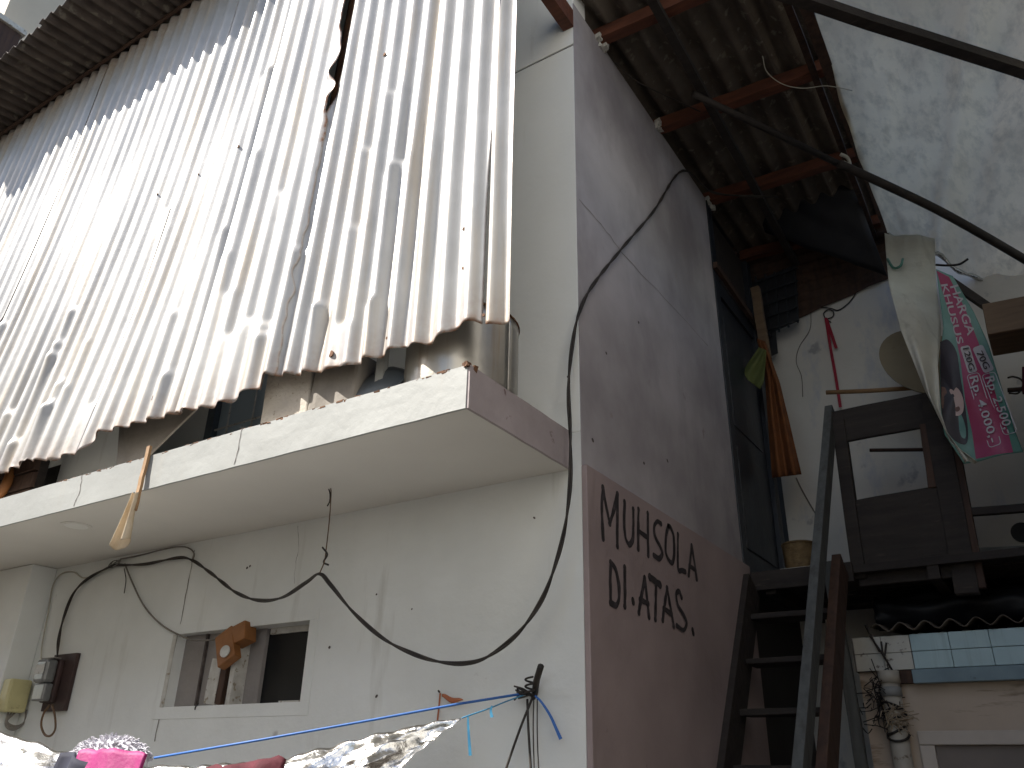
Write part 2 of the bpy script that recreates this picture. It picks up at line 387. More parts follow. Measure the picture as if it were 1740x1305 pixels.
MB().box(WX0 + .172, WX0 + .184, .055, .095, WZ0, WZ1).build('gap_strip', 'crack', win)
MB().box(WX0 + .186, xm - .021, .07, .095, WZ0, WZ1).build('shutter_board', 'grey_board', win)
MB().box(WX1 - .37, WX1 - .002, .085, .099, WZ1 - .03, WZ1 - .002, .002).build('head_rail', 'old_white', win)
MB().box(WX1 - .2, WX1 - .002, .05, .07, WZ0 + .0, WZ0 + .012, .002).build('sill_strip', 'old_white', win)

# pillar against the front wall
pil = thing('pillar', 'white plastered pillar with dirty grey side beside the electricity meter', 'pillar')
MB().box(-4.75, -3.93, -.165, -.001, 0, ZS0 - .002).build('shaft', 'white_plaster', pil, bevel=.006)
MB().box(-4.9, -4.75, -.12, -.003, 0, ZS0 - .004).build('brown_trim', 'brown_wood', pil)

# hand-painted words on the side wall
def LP(x, y): return HX(980 + x / 4.208, 800 + y / 4.208, .0278)
strokes = [
    [(188, 118), (180, 280), (190, 485)], [(188, 125), (210, 250), (237, 378)], [(237, 378), (265, 280), (292, 165)], [(292, 165), (290, 350), (292, 540)],
    [(342, 222), (340, 380), (350, 480), (375, 528), (400, 490), (405, 400), (404, 275)],
    [(441, 275), (440, 420), (441, 560)], [(508, 305), (510, 460), (512, 605)], [(443, 430), (475, 455), (508, 478)],
    [(602, 378), (575, 362), (553, 400), (560, 470), (595, 540), (612, 590), (590, 628), (552, 605)],
    [(655, 395), (638, 470), (636, 580), (660, 640), (685, 655), (697, 580), (692, 470), (672, 405), (655, 395)],
    [(724, 455), (722, 580), (726, 705), (752, 712), (778, 722)],
    [(822, 535), (812, 630), (800, 745)], [(822, 535), (840, 650), (858, 775)], [(806, 680), (828, 695), (850, 712)],
    [(242, 655), (240, 800), (242, 940)], [(242, 655), (275, 700), (298, 800), (302, 890), (285, 960), (242, 945)],
    [(342, 690), (344, 830), (343, 970)], [(400, 925), (404, 940)],
    [(485, 765), (465, 880), (443, 1015)], [(485, 765), (500, 900), (516, 1045)], [(452, 920), (480, 935), (510, 950)],
    [(522, 760), (556, 785), (594, 815)], [(566, 795), (564, 930), (562, 1062)],
    [(645, 838), (628, 950), (613, 1068)], [(645, 838), (668, 970), (692, 1108)], [(622, 985), (650, 1005), (678, 1022)],
    [(748, 905), (730, 862), (710, 885), (722, 960), (762, 1030), (784, 1090), (762, 1138), (716, 1108)],
    [(828, 1140), (833, 1162)],
]
mb = MB()
for q, stk in enumerate(strokes):
    P = [LP(*p) for p in stk]
    P = spline(P, 6) if len(P) > 2 else [P[0], P[0].lerp(P[1], .5), P[1]]
    wd = .030 if len(stk) != 2 or abs(stk[0][1] - stk[1][1]) > 60 else .032
    if q == 21: wd = .042
    off = Vector((q * .00006, 0, 0))
    P = [p + off + Vector((0, 1, 0)) * .003 * noise.noise((i * .4, q * 3.1, 0)) for i, p in enumerate(P)]
    mb.ribbon(P, lambda t, q=q, wd=wd: wd * (.85 + .3 * noise.noise((t * 4, q * 1.7, 2))), (1, 0, 0))
    for e in (P[0], P[-1]):
        mb.disc(e - Vector((.0008, 0, 0)), (1, 0, 0), wd * .47, .0008 + q * .00001, 10)
o = mb.build('painted_lettering', 'letter_paint', house); o['label'] = 'words MUHSOLA DI.ATAS. brushed in black'

# ------------------------------------------------------------------ front roof overhang
roof = thing('roof_overhang', 'dark corrugated roof overhang above the hanging zinc sheets', 'roof')
def zroof(y): return ZT + .055 - .13 * (YT - y)
YE = HY(0, 100, 0).y
for k in range(40):                              # eave edge: where the sight line meets the roof plane
    e_ = YT - .2 - k * .02
    if HY(0, 100, e_).z < zroof(e_): break
YE = e_
x = .55; k = 0
while x > XL + .2:
    x2 = max(x - .84, XL)
    def rf(u, v, x=x, x2=x2, k=k):
        X = lerp(x, x2 - .05, u); Y = lerp(2.6, YE - .012 * (k % 3), v)
        return (X, Y, zroof(Y) + .024 * math.cos(2 * math.pi * X / .125) + .004 * (k % 2))
    MB().grid(rf, 100, 6).build('roof_sheet', 'old_roof', roof, smooth=True, solid=.003)
    x = x2; k += 1
MB().plank((.5, YT + .055, ZT - .02), (XL + .02, YT + .055, ZT - .02), .06, .06, (0, 1, 0), 20, .002).build('eave_beam', 'brown_wood', roof)
MB().plank((.5, YT - .035, ZT + .004), (XL + .02, YT - .035, ZT + .004), .022, .02, (0, 1, 0), 20, .0015).build('batten', 'brown_wood', roof)
for xx in (.3, -1.3, -2.6, -3.9, -5.2, -6.4):
    MB().plank((xx, -.002, ZT - .03), (xx, YT + .09, ZT - .03), .06, .08, (1, 0, 0), 3, .002).build('rafter', 'red_wood', roof)

# ------------------------------------------------------------------ hanging zinc sheets
PITCH = .125
bot = [(900, 545), (862, 545), (830, 553), (806, 545), (775, 558), (725, 588), (700, 592), (685, 592), (640, 611), (590, 625), (530, 634), (455, 640), (446, 662),
       (400, 682), (370, 694), (300, 702), (240, 720), (205, 730), (172, 737), (140, 772), (100, 783), (60, 786), (0, 778), (-300, 800)]
bot = sorted(bot)
def yoff(X, s):
    r = min(1, max(0, (.1 - X) / 2.5)); return r * (.18 * (1 - s) + .145 * (1 - s ** 2.5))
Y0S = -.744
_zc = {}
def zbot(X):
    key = round(X, 3)
    if key in _zc: return _zc[key]
    if X < -3.1:
        r = zbot(-3.1) + .03 * math.sin(X * 2.2)
    else:
        lo, hi = 2.0, 3.6
        for _ in range(30):
            m = (lo + hi) / 2; px, py = proj((X, Y0S, m))
            if py > interp(bot, px): lo = m
            else: hi = m
        r = (lo + hi) / 2
    _zc[key] = r; return r
rd = random.Random(3)
dents = []
for k in range(34):                     # kinks where a rib has been knocked in
    X = rd.uniform(-4.4, -.1); s = rd.uniform(.58, .96) if rd.random() < .88 else rd.uniform(.2, .5)
    X = round((.11 - X) / PITCH) * PITCH; X = .11 - X
    dents.append((X, s, rd.uniform(.010, .022), rd.uniform(.35, .6) * PITCH, rd.uniform(.07, .17)))
# the two big knocked-in ribs low on the right-hand sheet
for (px, py, a) in ((545, 525, .035), (590, 560, .03), (455, 575, .024), (640, 520, .025), (665, 290, .016)):
    pp = HY(px, py, -.72); dents.append((pp.x, (ZT - pp.z) / (ZT - zbot(pp.x)), a * .8, PITCH * .42, .12))
def phase(X): return 2 * math.pi * ((X - .11) / .122 if X > -1.2 else -1.31 / .122 + (X + 1.2) / .14)
def surf(X, s, lift, amp, ph, pit=0):
    zb = zbot(X); z = lerp(ZT, zb, s)
    Xc = X + .012 * s * noise.noise((X * 2, s * 2, 4))
    a = amp * (1 + .35 * noise.noise((X * 3, s * 3, 9)))
    y = Y0S + yoff(X, s) - lift + a * math.cos(phase(X) + ph) + .016 * s * noise.noise((X * 1.6, s * 2.6, 1)) + .0022 * noise.noise((X * 5, s * 7, 3))
    for dx, ds, da, dw, dl in dents:
        if ds - .02 < s < ds + dl * 2.6:
            g_ = abs(X - dx) / dw
            if g_ < 1.6:
                f = sst(ds - .009, ds + .002, s) * math.exp(-max(0, s - ds) / (dl * .8))
                y -= da * f * math.exp(-g_ * g_ * 1.6)
    return (Xc, y, z)
edges = [0, 0, -2.6, -3.5, -4.4, -5.3, -6.2, XL + .06]
labels = ['narrow zinc strip at the free right end of the hanging corrugated sheets, overlapping the drum',
          'hanging corrugated zinc sheet between the dark vertical gap and the rusty torn edge',
          'hanging corrugated zinc sheet just left of the rusty torn edge',
          'sunlit corrugated zinc sheet hanging over the concrete block and the small balcony window',
          'sunlit corrugated zinc sheet hanging over the taupe board, with kinked ribs',
          'sunlit corrugated zinc sheet with flared ragged bottom hanging above the downlight',
          'hanging corrugated zinc sheet under the dark eave, level with the pillar',
          'hanging corrugated zinc sheet second past the pillar', 'hanging corrugated zinc sheet at the far end of the row past the pillar']
def edge1(s): return .035 - .005 * s - .045 * sst(.55, .9, s)              # right edge of the second sheet
def edge0(s): return -.01 + .025 * sst(.5, .85, s)
def torn(s): return -1.13 + .016 * math.sin(s * 58 + 2 * math.sin(s * 23)) * sst(.1, .2, s) * (1 - sst(.58, .66, s)) + .022 * noise.noise((s * 40, 1, 1))
rng = [(lambda s: .108, edge0, .0), (edge1, lambda s: -1.108 - .012 * noise.noise((s * 30, 4, 4)) - .11 * sst(.56, .66, s), .010), (torn, lambda s: -1.82, .018)]
prev = -1.75
for e in edges[2:]:
    rng.append((lambda s, p=prev: p + .006 * noise.noise((s * 9, p, 0)), lambda s, e=e: e - .06, .012 - .005 * ((len(rng)) % 2))); prev = e
for i, (ra, rb, lift) in enumerate(rng):
    near = i < 6
    wd = ra(.5) - rb(.5); nu = max(8, int(wd / PITCH * (14 if near else 8))); nv = 250 if near else 50
    mb = MB(); rust = []
    ph = rd.uniform(-.5, .5); am = .0155 * rd.uniform(.9, 1.12); pit = 0; ph = 0
    if i == 0: am = .017; ph = 1.2
    for j in range(nv + 1):
        s = j / nv
        for q in range(nu + 1):
            t = q / nu; X = lerp(ra(s), rb(s), t)
            L = lift + (.02 * (1 - sst(0, .08, t)) * sst(.1, .3, s) * (1 - sst(.55, .66, s)) if i == 2 else 0)
            x_, y_, z_ = surf(X, s, L, am, ph, pit)
            if j == nv: z_ += .012 * noise.noise((X * 14, 2, i)) + (.02 * abs(noise.noise((X * 5, 7, i))))
            mb.v.append((x_, y_, z_))
            r = max(0, 1 - t * wd / .02) * 1.6 if i == 2 and s < .66 else max(max(0, 1 - t * wd / .004) * .6, (max(0, 1 - (1 - t) * wd / .014) if i == 1 and s < .66 else 0))
            r = max(r, max(0, 1 - (1 - s) / .007) * 1.1, max(0, 1 - (1 - s) / .05) * .28, .35 * max(0, 1 - s / .10))
            rust.append(min(1, r))
    for j in range(nv):
        for q in range(nu):
            a = j * (nu + 1) + q; mb.f.append((a, a + 1, a + nu + 2, a + nu + 1))
    o = mb.build('corrugated_sheet', 'zinc', None, smooth=True, solid=.0012)
    at = o.data.attributes.new('rust', 'FLOAT', 'POINT'); at.data.foreach_set('value', rust)
    tag(o, labels[i], 'metal sheet', 'zinc sheets hanging from the eave')
    if i == 2:                                    # brown strip added behind the tear to block the sun
        MB().grid(lambda u, v: (lerp(-1.26, -.98, u), Y0S + yoff(-1.12, v * .62) + .075 + .006 * math.cos(u * 14), lerp(ZT, zbot(-1.12) + .38 * (ZT - zbot(-1.12)), v)), 12, 20).build('backing_strip', 'rust', o, smooth=True, solid=.002)
    # nails and nail holes
    mbn = MB(); cnt = 0
    for (px, py, r) in ((650, 90, .012), (403, 248, .011), (582, 613, .015), (292, 690, .013), (443, 210, .006), (790, 390, .008), (790, 458, .006), (820, 545, .007), (333, 293, .006), (190, 380, .005), (675, 585, .006), (267, 330, .008)):
        pp = HY(px, py, Y0S + yoff(HY(px, py, Y0S).x, .6))
        if rb(.6) + .05 < pp.x <= ra(.6):
            s = (ZT - pp.z) / (ZT - zbot(pp.x)); q = Vector(surf(pp.x, min(s, .99), lift, am, ph, pit)); mbn.disc(q + Vector((0, .001, 0)), (-.1, -1, .1), r, .004, 9, r * 1.25); cnt += 1
    if cnt: mbn.build('nail_hole', 'rust', o)['kind'] = 'stuff'

# ------------------------------------------------------------------ things on the balcony
# big metal drum at the corner
c = Vector((-.315, -.455, ZS1 + .004)); r0 = .235
drum = thing('metal_drum', 'open dull metal drum standing on the balcony corner behind the zinc strip', 'drum')
def dr(u, v):
    a = u * 2 * math.pi; rr = r0 * (1 + .008 * math.sin(3 * a)); z = v * .37
    return (c.x + rr * math.cos(a), c.y + rr * math.sin(a), c.z + z)
MB().grid(dr, 48, 8).build('body', 'drum_metal', drum, smooth=True, solid=.003)
MB().tube([(c.x + r0 * 1.01 * math.cos(a * math.pi / 20), c.y + r0 * 1.01 * math.sin(a * math.pi / 20), c.z + .37) for a in range(41)], .006, 6, False).build('rim', 'rust', drum, smooth=True)
MB().tube([(c.x + r0 * 1.0 * math.cos(a * math.pi / 20), c.y + r0 * 1.0 * math.sin(a * math.pi / 20), c.z + .012) for a in range(41)], .007, 6, False).build('foot_ring', 'drum_metal', drum, smooth=True)
MB().disc((c.x, c.y, c.z), (0, 0, 1), r0 * .98, .006, 40).build('base', 'drum_metal', drum)
# concrete blocks
def onslab(px, Y): return HZ(px, 0, 0)
a = HY(447, 700, -.66); b = HY(524, 690, -.66); 
MB_ = MB().box(a.x, b.x, -.67, -.36, ZS1 + .004, ZS1 + .36, .004).build('concrete_block', 'concrete', bevel=.008)
tag(MB_, 'beige concrete block standing upright on the balcony edge', 'block')
b2 = HY(628, 650, -.60)
MB_ = MB().plank((b.x + .015, -.55, ZS1 + .15), (b2.x, -.55, ZS1 + .12), .29, .26, (0, 0, 1), 5, .004).build('block_shade_side', 'taupe_board', bevel=.02)  # shaded face of the block made as a separate darker piece
tag(MB_, 'darker piece standing in for the shaded side of the concrete block', 'stone')
# slate coloured bag
bp = [HY(x, y, -.62) for x, y in ((592, 640), (690, 650), (682, 596), (650, 606), (615, 618))]
def bag(u, v):
    x = lerp(bp[0].x, bp[1].x, u); h = .02 + .23 * math.sin(math.pi * min(1, .12 + .8 * u)) ** .6 * (.6 + .4 * u)
    return (x, -.68 + .22 * v + .01 * noise.noise((u * 5, v * 5, 2)), ZS1 + .004 + h * math.sin(math.pi * v) ** .5 + .006 * noise.noise((u * 9, v * 6, 1)))
o = MB().grid(bag, 24, 16).build('plastic_bag', 'dark_slate', smooth=True, solid=.003); tag(o, 'slate grey plastic bag slumped between the dark side of the block and the drum', 'bag')
a = HY(690, 620, -.5)
o = MB().box(a.x - .02, a.x + .02, -.66, -.63, ZS1 + .003, ZS1 + .42, .002).build('white_batten', 'fascia_white'); tag(o, 'upright white batten beside the metal drum on the balcony', 'batten')
# leaning taupe board
P = [HY(205, 720, -.62), HY(380, 690, -.62), HY(218, 772, -.62)]
mb = MB(); A = Vector((P[0].x - .03, -.62, ZS1 + .45)); B = Vector((P[1].x + .02, -.58, ZS1 + .48)); D = Vector((P[2].x + .01, -.66, ZS1 + .003)); E_ = Vector((P[2].x + .09, -.64, ZS1 + .003))
mb.poly([A, D, E_, B])
o = mb.build('taupe_board', 'taupe_board', solid=.012); tag(o, 'taupe triangular offcut board leaning on the balcony under the sheets', 'board')
# balcony window with pale glass in the upper wall
bw = thing('balcony_window', 'dark framed balcony window with pale glass seen under the hanging sheets', 'window')
q0 = HY(372, 725, -.006); q1 = HY(452, 668, -.006)
bx0, bx1 = q0.x, q1.x + .5; bz0, bz1 = 3.30, 4.3
MB().box(bx0, bx1, -.012, -.001, bz0, bz1).build('pane', 'sky_glass', bw)
f_ = MB(); f_.box(bx0 - .07, bx0, -.05, -.001, bz0 - .05, bz1 + .05); f_.box(bx1, bx1 + .07, -.05, -.001, bz0 - .05, bz1 + .05); f_.box(bx0, bx1, -.05, -.001, bz0 - .1, bz0); f_.box(bx0, bx1, -.05, -.001, bz1, bz1 + .05)
f_.build('frame', 'dark_slate', bw)
for kk in range(4):
    MB().tube([(lerp(bx0, bx1, (kk + .5) / 4), -.03, bz0), (lerp(bx0, bx1, (kk + .5) / 4), -.03, bz1)], .006, 6).build('bar', 'old_white', bw)
MB().tube([(bx0, -.03, bz0 + .12), (bx1, -.03, bz0 + .12)], .006, 6).build('bar', 'old_white', bw)
# orange pipe and dark crate at the far end
a = HY(0, 825, -.70); b = HY(45, 775, -.55)
o = MB().tube(spline([(a.x - .25, -.70, ZS1 + .02), (a.x, -.68, ZS1 + .1), (b.x, -.6, ZS1 + .38), (b.x + .05, -.55, ZS1 + .55)], 5), .028, 10).build('orange_pipe', 'orange_wood', smooth=True)
tag(o, 'ochre pipe leaning in the far corner of the balcony', 'pipe')
a = HY(70, 800, -.6)
crt = thing('dark_crate', 'dark brown slatted crate standing on the balcony above the pillar', 'crate')
for kk in range(4): MB().box(a.x - .75, a.x, -.64, -.615, ZS1 + .004 + kk * .105, ZS1 + .095 + kk * .105, .003).build('slat', 'brown_wood', crt)
for xx in (a.x - .72, a.x - .05): MB().box(xx, xx + .04, -.614, -.56, ZS1 + .003, ZS1 + .42).build('post', 'dark_wood', crt)
MB().box(a.x - .75, a.x, -.3, -.28, ZS1 + .003, ZS1 + .42).build('back_panel', 'dark_wood', crt)
# low white wall piece behind the ragged sheet
a = HY(100, 800, -.45); b = HY(215, 760, -.45)
o = MB().box(a.x + .02, b.x + .02, -.46, -.3, ZS1 + .003, ZS1 + .62).build('white_block', 'white_plaster', bevel=.008); tag(o, 'white plastered block on the balcony beside the taupe board', 'block')
# rolled cream strip hanging over the slab edge
rag = thing('hanging_strip', 'cream strip on a thin brown stick hanging over the balcony edge', 'strip')
sp = [HY(252, 765, YS - .02), HY(244, 800, YS - .03), HY(232, 850, YS - .035), HY(215, 900, YS - .03)]
MB().plank(sp[0] + Vector((.003, .0, .02)), HY(228, 868, YS - .034), .024, .014, (1, 0, 0), 8, .002).build('stick', 'stick', rag)
def rg(u, v):
    p = HY(234, 838, YS - .036).lerp(HY(207, 925, YS - .03), v); wd = lerp(.016, .05, v ** 1.2); a = (u - .5) * 4.4
    return (p.x + wd * math.sin(a), p.y - .012 + wd * .8 * math.cos(a), p.z + .02 * v * math.sin(a * 1.3) + .006 * noise.noise((u * 5, v * 8, 3)))
MB().grid(rg, 16, 26).build('rolled_cloth', 'cream_rag', rag, smooth=True, solid=.002)

# ------------------------------------------------------------------ cables on the front wall
hook = HZ(562, 830, ZS0 - .004)
hk = thing('hanger_wire', 'rusty twisted wire hanging from the slab and carrying the black cable', 'wire')
MB().tube(spline([hook, hook + Vector((.006, 0, -.03)), HY(560, 880, hook.y), HY(554, 935, hook.y), HY(551, 955, hook.y), HY(543, 974, hook.y)], 5), .0028, 5).build('strand', 'cable_brown', hk, smooth=True)
MB().tube(spline([hook + Vector((-.012, 0, -.002)), hook + Vector((.006, -.006, -.03)), hook + Vector((-.004, .006, -.06)), HY(556, 860, hook.y)], 5), .0032, 5).build('knot', 'cable_black', hk, smooth=True)
MB().tube(spline([HY(548, 930, hook.y), HY(556, 942, hook.y - .006), HY(550, 955, hook.y + .005), HY(558, 960, hook.y)], 5), .0045, 5).build('knot', 'cable_black', hk, smooth=True)
mp = [(97, 1120, -.06), (100, 1085, -.03), (108, 1050, -.022), (125, 1008, -.022), (150, 983, -.022), (190, 962, -.022), (215, 960, -.024), (250, 958, -.026), (300, 948, -.028), (325, 951, -.03), (360, 975, -.08),
      (400, 1006, -.14), (440, 1020, -.2), (480, 1015, -.25), (520, 990, -.3), (543, 975, -.326), (562, 994, -.322), (600, 1040, -.30), (650, 1084, -.27), (700, 1110, -.25), (745, 1124, -.23), (790, 1127, -.21), (830, 1115, -.19),
      (880, 1076, -.17), (920, 1020, -.15), (945, 955, -.13), (961, 890, -.12), (969, 815, -.11), (969, 740, -.10), (966, 660, -.085), (972, 590, -.06), (984, 532, -.03)]
P = [HY(x, y, Y) for x, y, Y in mp] + [HX(x, y, .022) for x, y in ((1008, 484), (1058, 421), (1110, 360), (1160, 290))]
P += [Vector((.10, 1.9, 5.46)), Vector((.32, 2.05, 5.43)), Vector((.5, 2.2, 5.45))]
mb = MB(); twisted(mb, P, .0044, .0054, .5, 8)
o = mb.build('twisted_cable', 'cable_black', smooth=True); tag(o, 'thick black twisted power cable looping across the front wall and up the side wall', 'cable')
def cable(pts, r, m, label, n=7):
    o = MB().tube(spline(pts, n), r, 6).build('cable', m, smooth=True); return tag(o, label, 'cable')
cable([HY(x, y, -.016) for x, y in ((212, 958), (224, 988), (245, 1030), (275, 1062), (305, 1079), (330, 1088))] + [HY(366, 1087, .03)], .0048, 'cable_grey', 'thin grey cable sagging from the cable bundle into the small window')
cable([HY(x, y, -.011) for x, y in ((205, 950), (240, 943), (275, 934), (305, 929), (322, 932), (330, 942), (326, 955))], .0042, 'cable_grey', 'thin grey cable bent in a hairpin under the slab')
cable([HY(x, y, -.011) for x, y in ((78, 1150), (70, 1110), (82, 1040), (90, 995), (105, 975), (125, 972), (142, 982), (165, 975), (190, 962))], .0045, 'cable_cream', 'cream cable running down the wall corner beside the pillar')
cable([HY(x, y, -.02) for x, y in ((211, 966), (214, 985), (211, 1008))], .003, 'cable_black', 'short loose wire end dangling from the cable bundle')
mb = MB()
for k in range(4):
    cc_ = HY(195, 958, -.022); pts = [cc_ + Vector((.05 * math.cos(t * .7 + k) * (1 + .15 * k), -.01 * math.sin(t + k), .018 * math.sin(t * .7 + k * 1.3))) for t in range(10)]
    mb.tube(spline(pts, 4), .0028, 5)
o = mb.build('wire_bundle', 'cable_grey', smooth=True); tag(o, 'tangled wire bundle tied round the black cable under the slab', 'wire')

# electricity meter
mt = thing('electricity_meter', 'grey glass electricity meter on a dark board beside the pillar', 'meter')
A0 = HY(138, 1110, -.001); A1 = HY(112, 1208, -.001)
mx1 = A0.x; mx0 = mx1 - .24; mz0 = A1.z; mz1 = A0.z
MB().box(mx0, mx1, -.028, -.001, mz0, mz1).build('board', 'meter_board', mt, bevel=.003)
cx_ = mx0 + .075; cz_ = (mz0 + mz1) / 2 + .005
MB().box(cx_ - .065, cx_ + .065, -.06, -.029, cz_ - .12, cz_ + .12, .001).build('back_case', 'meter_board', mt, bevel=.008)
MB().box(cx_ - .058, cx_ + .058, -.135, -.061, cz_ - .015, cz_ + .118).build('glass_cover', 'meter_glass', mt, bevel=.018)
MB().box(cx_ - .058, cx_ + .058, -.115, -.061, cz_ - .115, cz_ - .017).build('terminal_cover', 'meter_glass', mt, bevel=.01)
MB().box(cx_ - .045, cx_ + .045, -.139, -.1355, cz_ + .035, cz_ + .085).build('dial', 'old_white', mt)
MB().box(cx_ - .075, cx_ + .07, -.10, -.06, cz_ + .122, cz_ + .128).build('top_clip', 'cable_grey', mt)
lp = [HY(x, y, -.075) for x, y in ((84, 1198), (74, 1213), (70, 1232), (76, 1248), (86, 1250), (94, 1238), (93, 1215), (88, 1198))]
MB().tube(spline(lp, 6), .0065, 6).build('lead_loop', 'cable_brown', mt, smooth=True)
bk = thing('breaker_box', 'pale yellow breaker box fixed on the side of the pillar', 'box')
B0 = HX(15, 1160, -3.90); B1 = HX(58, 1205, -3.90)
by0, by1 = -.155, -.02; bz0, bz1 = HX(30, 1212, -3.92).z, HX(45, 1157, -3.92).z
MB().box(-3.93, -3.835, by0, by1, bz0, bz1).build('case', 'yellow_plastic', bk, bevel=.014)
MB().box(-3.834, -3.83, by0 + .02, by1 - .02, bz0 + .03, bz1 - .03).build('cover', 'yellow_plastic', bk, bevel=.002)
mb = MB()
for k in range(3):
    mb.tube(spline([Vector((-3.88, -.06 - .02 * k, bz0)), Vector((-3.87, -.1, bz0 - .05 - .012 * k)), Vector((-3.86, -.05, bz0 - .075 - .01 * k)), Vector((-3.86, -.0, bz0 - .05)), Vector((-3.85, .0 - .01, bz0 + .02))], 5), .006, 6)
mb.build('leads', 'cable_grey', bk, smooth=True)
o = MB().box(-4.02, -3.93, -.19, -.166, bz0 + .01, bz0 + .075).build('wood_cleat', 'orange_wood'); tag(o, 'orange-brown wooden cleat on the pillar face by the breaker box', 'cleat')

# things in the window
wb = thing('bird_box', 'orange-brown wooden box with a pale round disc propped in the small window', 'box')
a = HY(370, 1080, -.03)
MB().plank(HY(385, 1076, -.02), HY(390, 1126, -.05), .115, .05, (1, 0, -.1), 1).build('front_plate', 'orange_wood', wb, bevel=.004)
MB().disc(HY(383, 1107, -.072), (.15, -1, .1), .03, .006, 16).build('disc', 'old_white', wb)
MB().plank(HY(386, 1126, .0), HY(372, 1197, .03), .045, .03, (1, 0, 0), 3).build('stem', 'brown_wood', wb, bevel=.003)
o = MB().plank(HY(412, 1064, .0), HY(411, 1095, -.01), .12, .08, (1, 0, 0), 1).build('wood_block', 'orange_wood', bevel=.005); tag(o, 'orange wooden block wedged under the window head', 'block')
o = MB().plank(HY(374, 1120, .02), HY(357, 1197, .025), .085, .03, (1, 0, 0), 4, .003).build('white_board', 'old_white', bevel=.003); tag(o, 'chipped white board leaning behind the orange box in the window', 'board')
o = MB().tube(spline([HY(337, 1195, -.016), HY(333, 1200, -.018), HY(331, 1206, -.02)], 3), .004, 5).build('hook', 'cable_black'); tag(o, 'small black hook on the window sill', 'hook')

# ------------------------------------------------------------------ wall peg, clothes line, foil awning
peg = thing('wall_peg', 'black iron peg with knotted cords fixed in the front wall', 'peg')
p0 = HY(905, 1182, .0); p1 = HY(919, 1132, -.10)
pk = HY(903, 1180, -.03)
MB().tube([p0 + Vector((0, .01, -.01)), p0.lerp(p1, .5) + Vector((0, 0, .004)), p1], .013, 8).build('rod', 'cable_black', peg, smooth=True)
mb = MB()
for k in range(8):
    an = rd.uniform(0, 6.28); mb.tube(spline([pk, pk + Vector((-.02 - .03 * rd.random(), -.02, .02 * rd.uniform(-.6, 1.4))), pk + Vector((-.05 - .025 * rd.random(), -.01, .045 * rd.uniform(-.5, 1)))], 4), .0036, 5)
mb.tube([pk + Vector((.018 * math.cos(t), -.012 + .018 * math.sin(t), .004 * t - .012)) for t in [i * .6 for i in range(32)]], .0042, 5)
mb.build('knot', 'cable_black', peg, smooth=True)
for pts in (((905, 1185), (885, 1235), (862, 1300), (850, 1340)), ((896, 1188), (898, 1240), (903, 1320)), ((907, 1185), (906, 1240), (908, 1320)), ((913, 1185), (913, 1250), (916, 1320))):
    MB().tube(spline([HY(x, y, -.03 - .02 * i) for i, (x, y) in enumerate(pts)], 5), .005 if pts[0][0] < 906 else .0026, 5).build('cord', 'cable_black', peg, smooth=True)
q = [HY(x, y, -.035) for x, y in ((909, 1182), (920, 1193), (935, 1216), (945, 1238), (953, 1256))]
MB().ribbon(spline(q, 5), lambda t: .007 + .006 * t, (0.3, -1, 0)).build('blue_tail', 'blue_rope', peg, solid=.002)
o = MB().tube([HY(893, 1178, -.035), HY(780, 1196, -.17), HY(640, 1222, -.32), HY(450, 1256, -.5), HY(262, 1288, -.66)], .0052, 6).build('clothes_line', 'blue_rope', smooth=True); tag(o, 'blue nylon clothes line stretched from the iron peg', 'rope')
o = MB().tube(spline([HY(893, 1180, -.035), HY(860, 1192, -.1), HY(828, 1205, -.16), HY(785, 1220, -.24)], 4), .0028, 5).build('tie_cord', 'blue_strip', smooth=True); tag(o, 'thin teal cord tying the foil corner to the peg', 'cord')
for pts, lab in ((((795, 1216), (796, 1240), (799, 1284)), 'long teal plastic strip dangling beside the foil tip'), (((836, 1199), (834, 1208), (836, 1219)), 'short teal plastic strip on the tie cord')):
    o = MB().ribbon(spline([HY(x, y, -.19) for x, y in pts], 5), lambda t: .006 + .006 * t, (.4, -1, 0)).build('plastic_strip', 'blue_strip', solid=.001); tag(o, lab, 'strip')
# foil sheet: upper edge strung between left and the tie cord, falling towards the street
TE = [(-260, 1215), (0, 1243), (60, 1262), (130, 1285), (200, 1298), (265, 1302), (370, 1300), (480, 1290), (560, 1268), (640, 1248), (720, 1230), (784, 1220)]
YE_ = lambda px: interp([(-260, -.95), (0, -.85), (400, -.62), (784, -.24)], px)
def foil(u, v):
    x = lerp(-260, 784, u); p = HY(x, interp(TE, x), YE_(x))
    drop = v * lerp(.75, .62, u); n_ = 1 - .12 * v * sst(.9, 1, u)
    fold = .02 * math.sin(u * 46 + 3 * v + 2 * noise.noise((u * 6, v * 3, 0))) * sst(0, .12, v) + .03 * noise.noise((u * 16, v * 7, 1)) + .010 * noise.noise((u * 50, v * 22, 5))
    dx = -.30 * v * sst(.86, 1, u)
    return p + Vector((dx, -drop * .62 + fold * (.25 + .75 * sst(0, .1, v)), -drop * .62 + .012 * noise.noise((u * 40, v * 15, 8))))
o = MB().grid(foil, 260, 50).build('foil_awning', 'silver_foil', smooth=True, solid=.002); tag(o, 'crumpled silver foil sheet strung up below the clothes line', 'foil sheet')
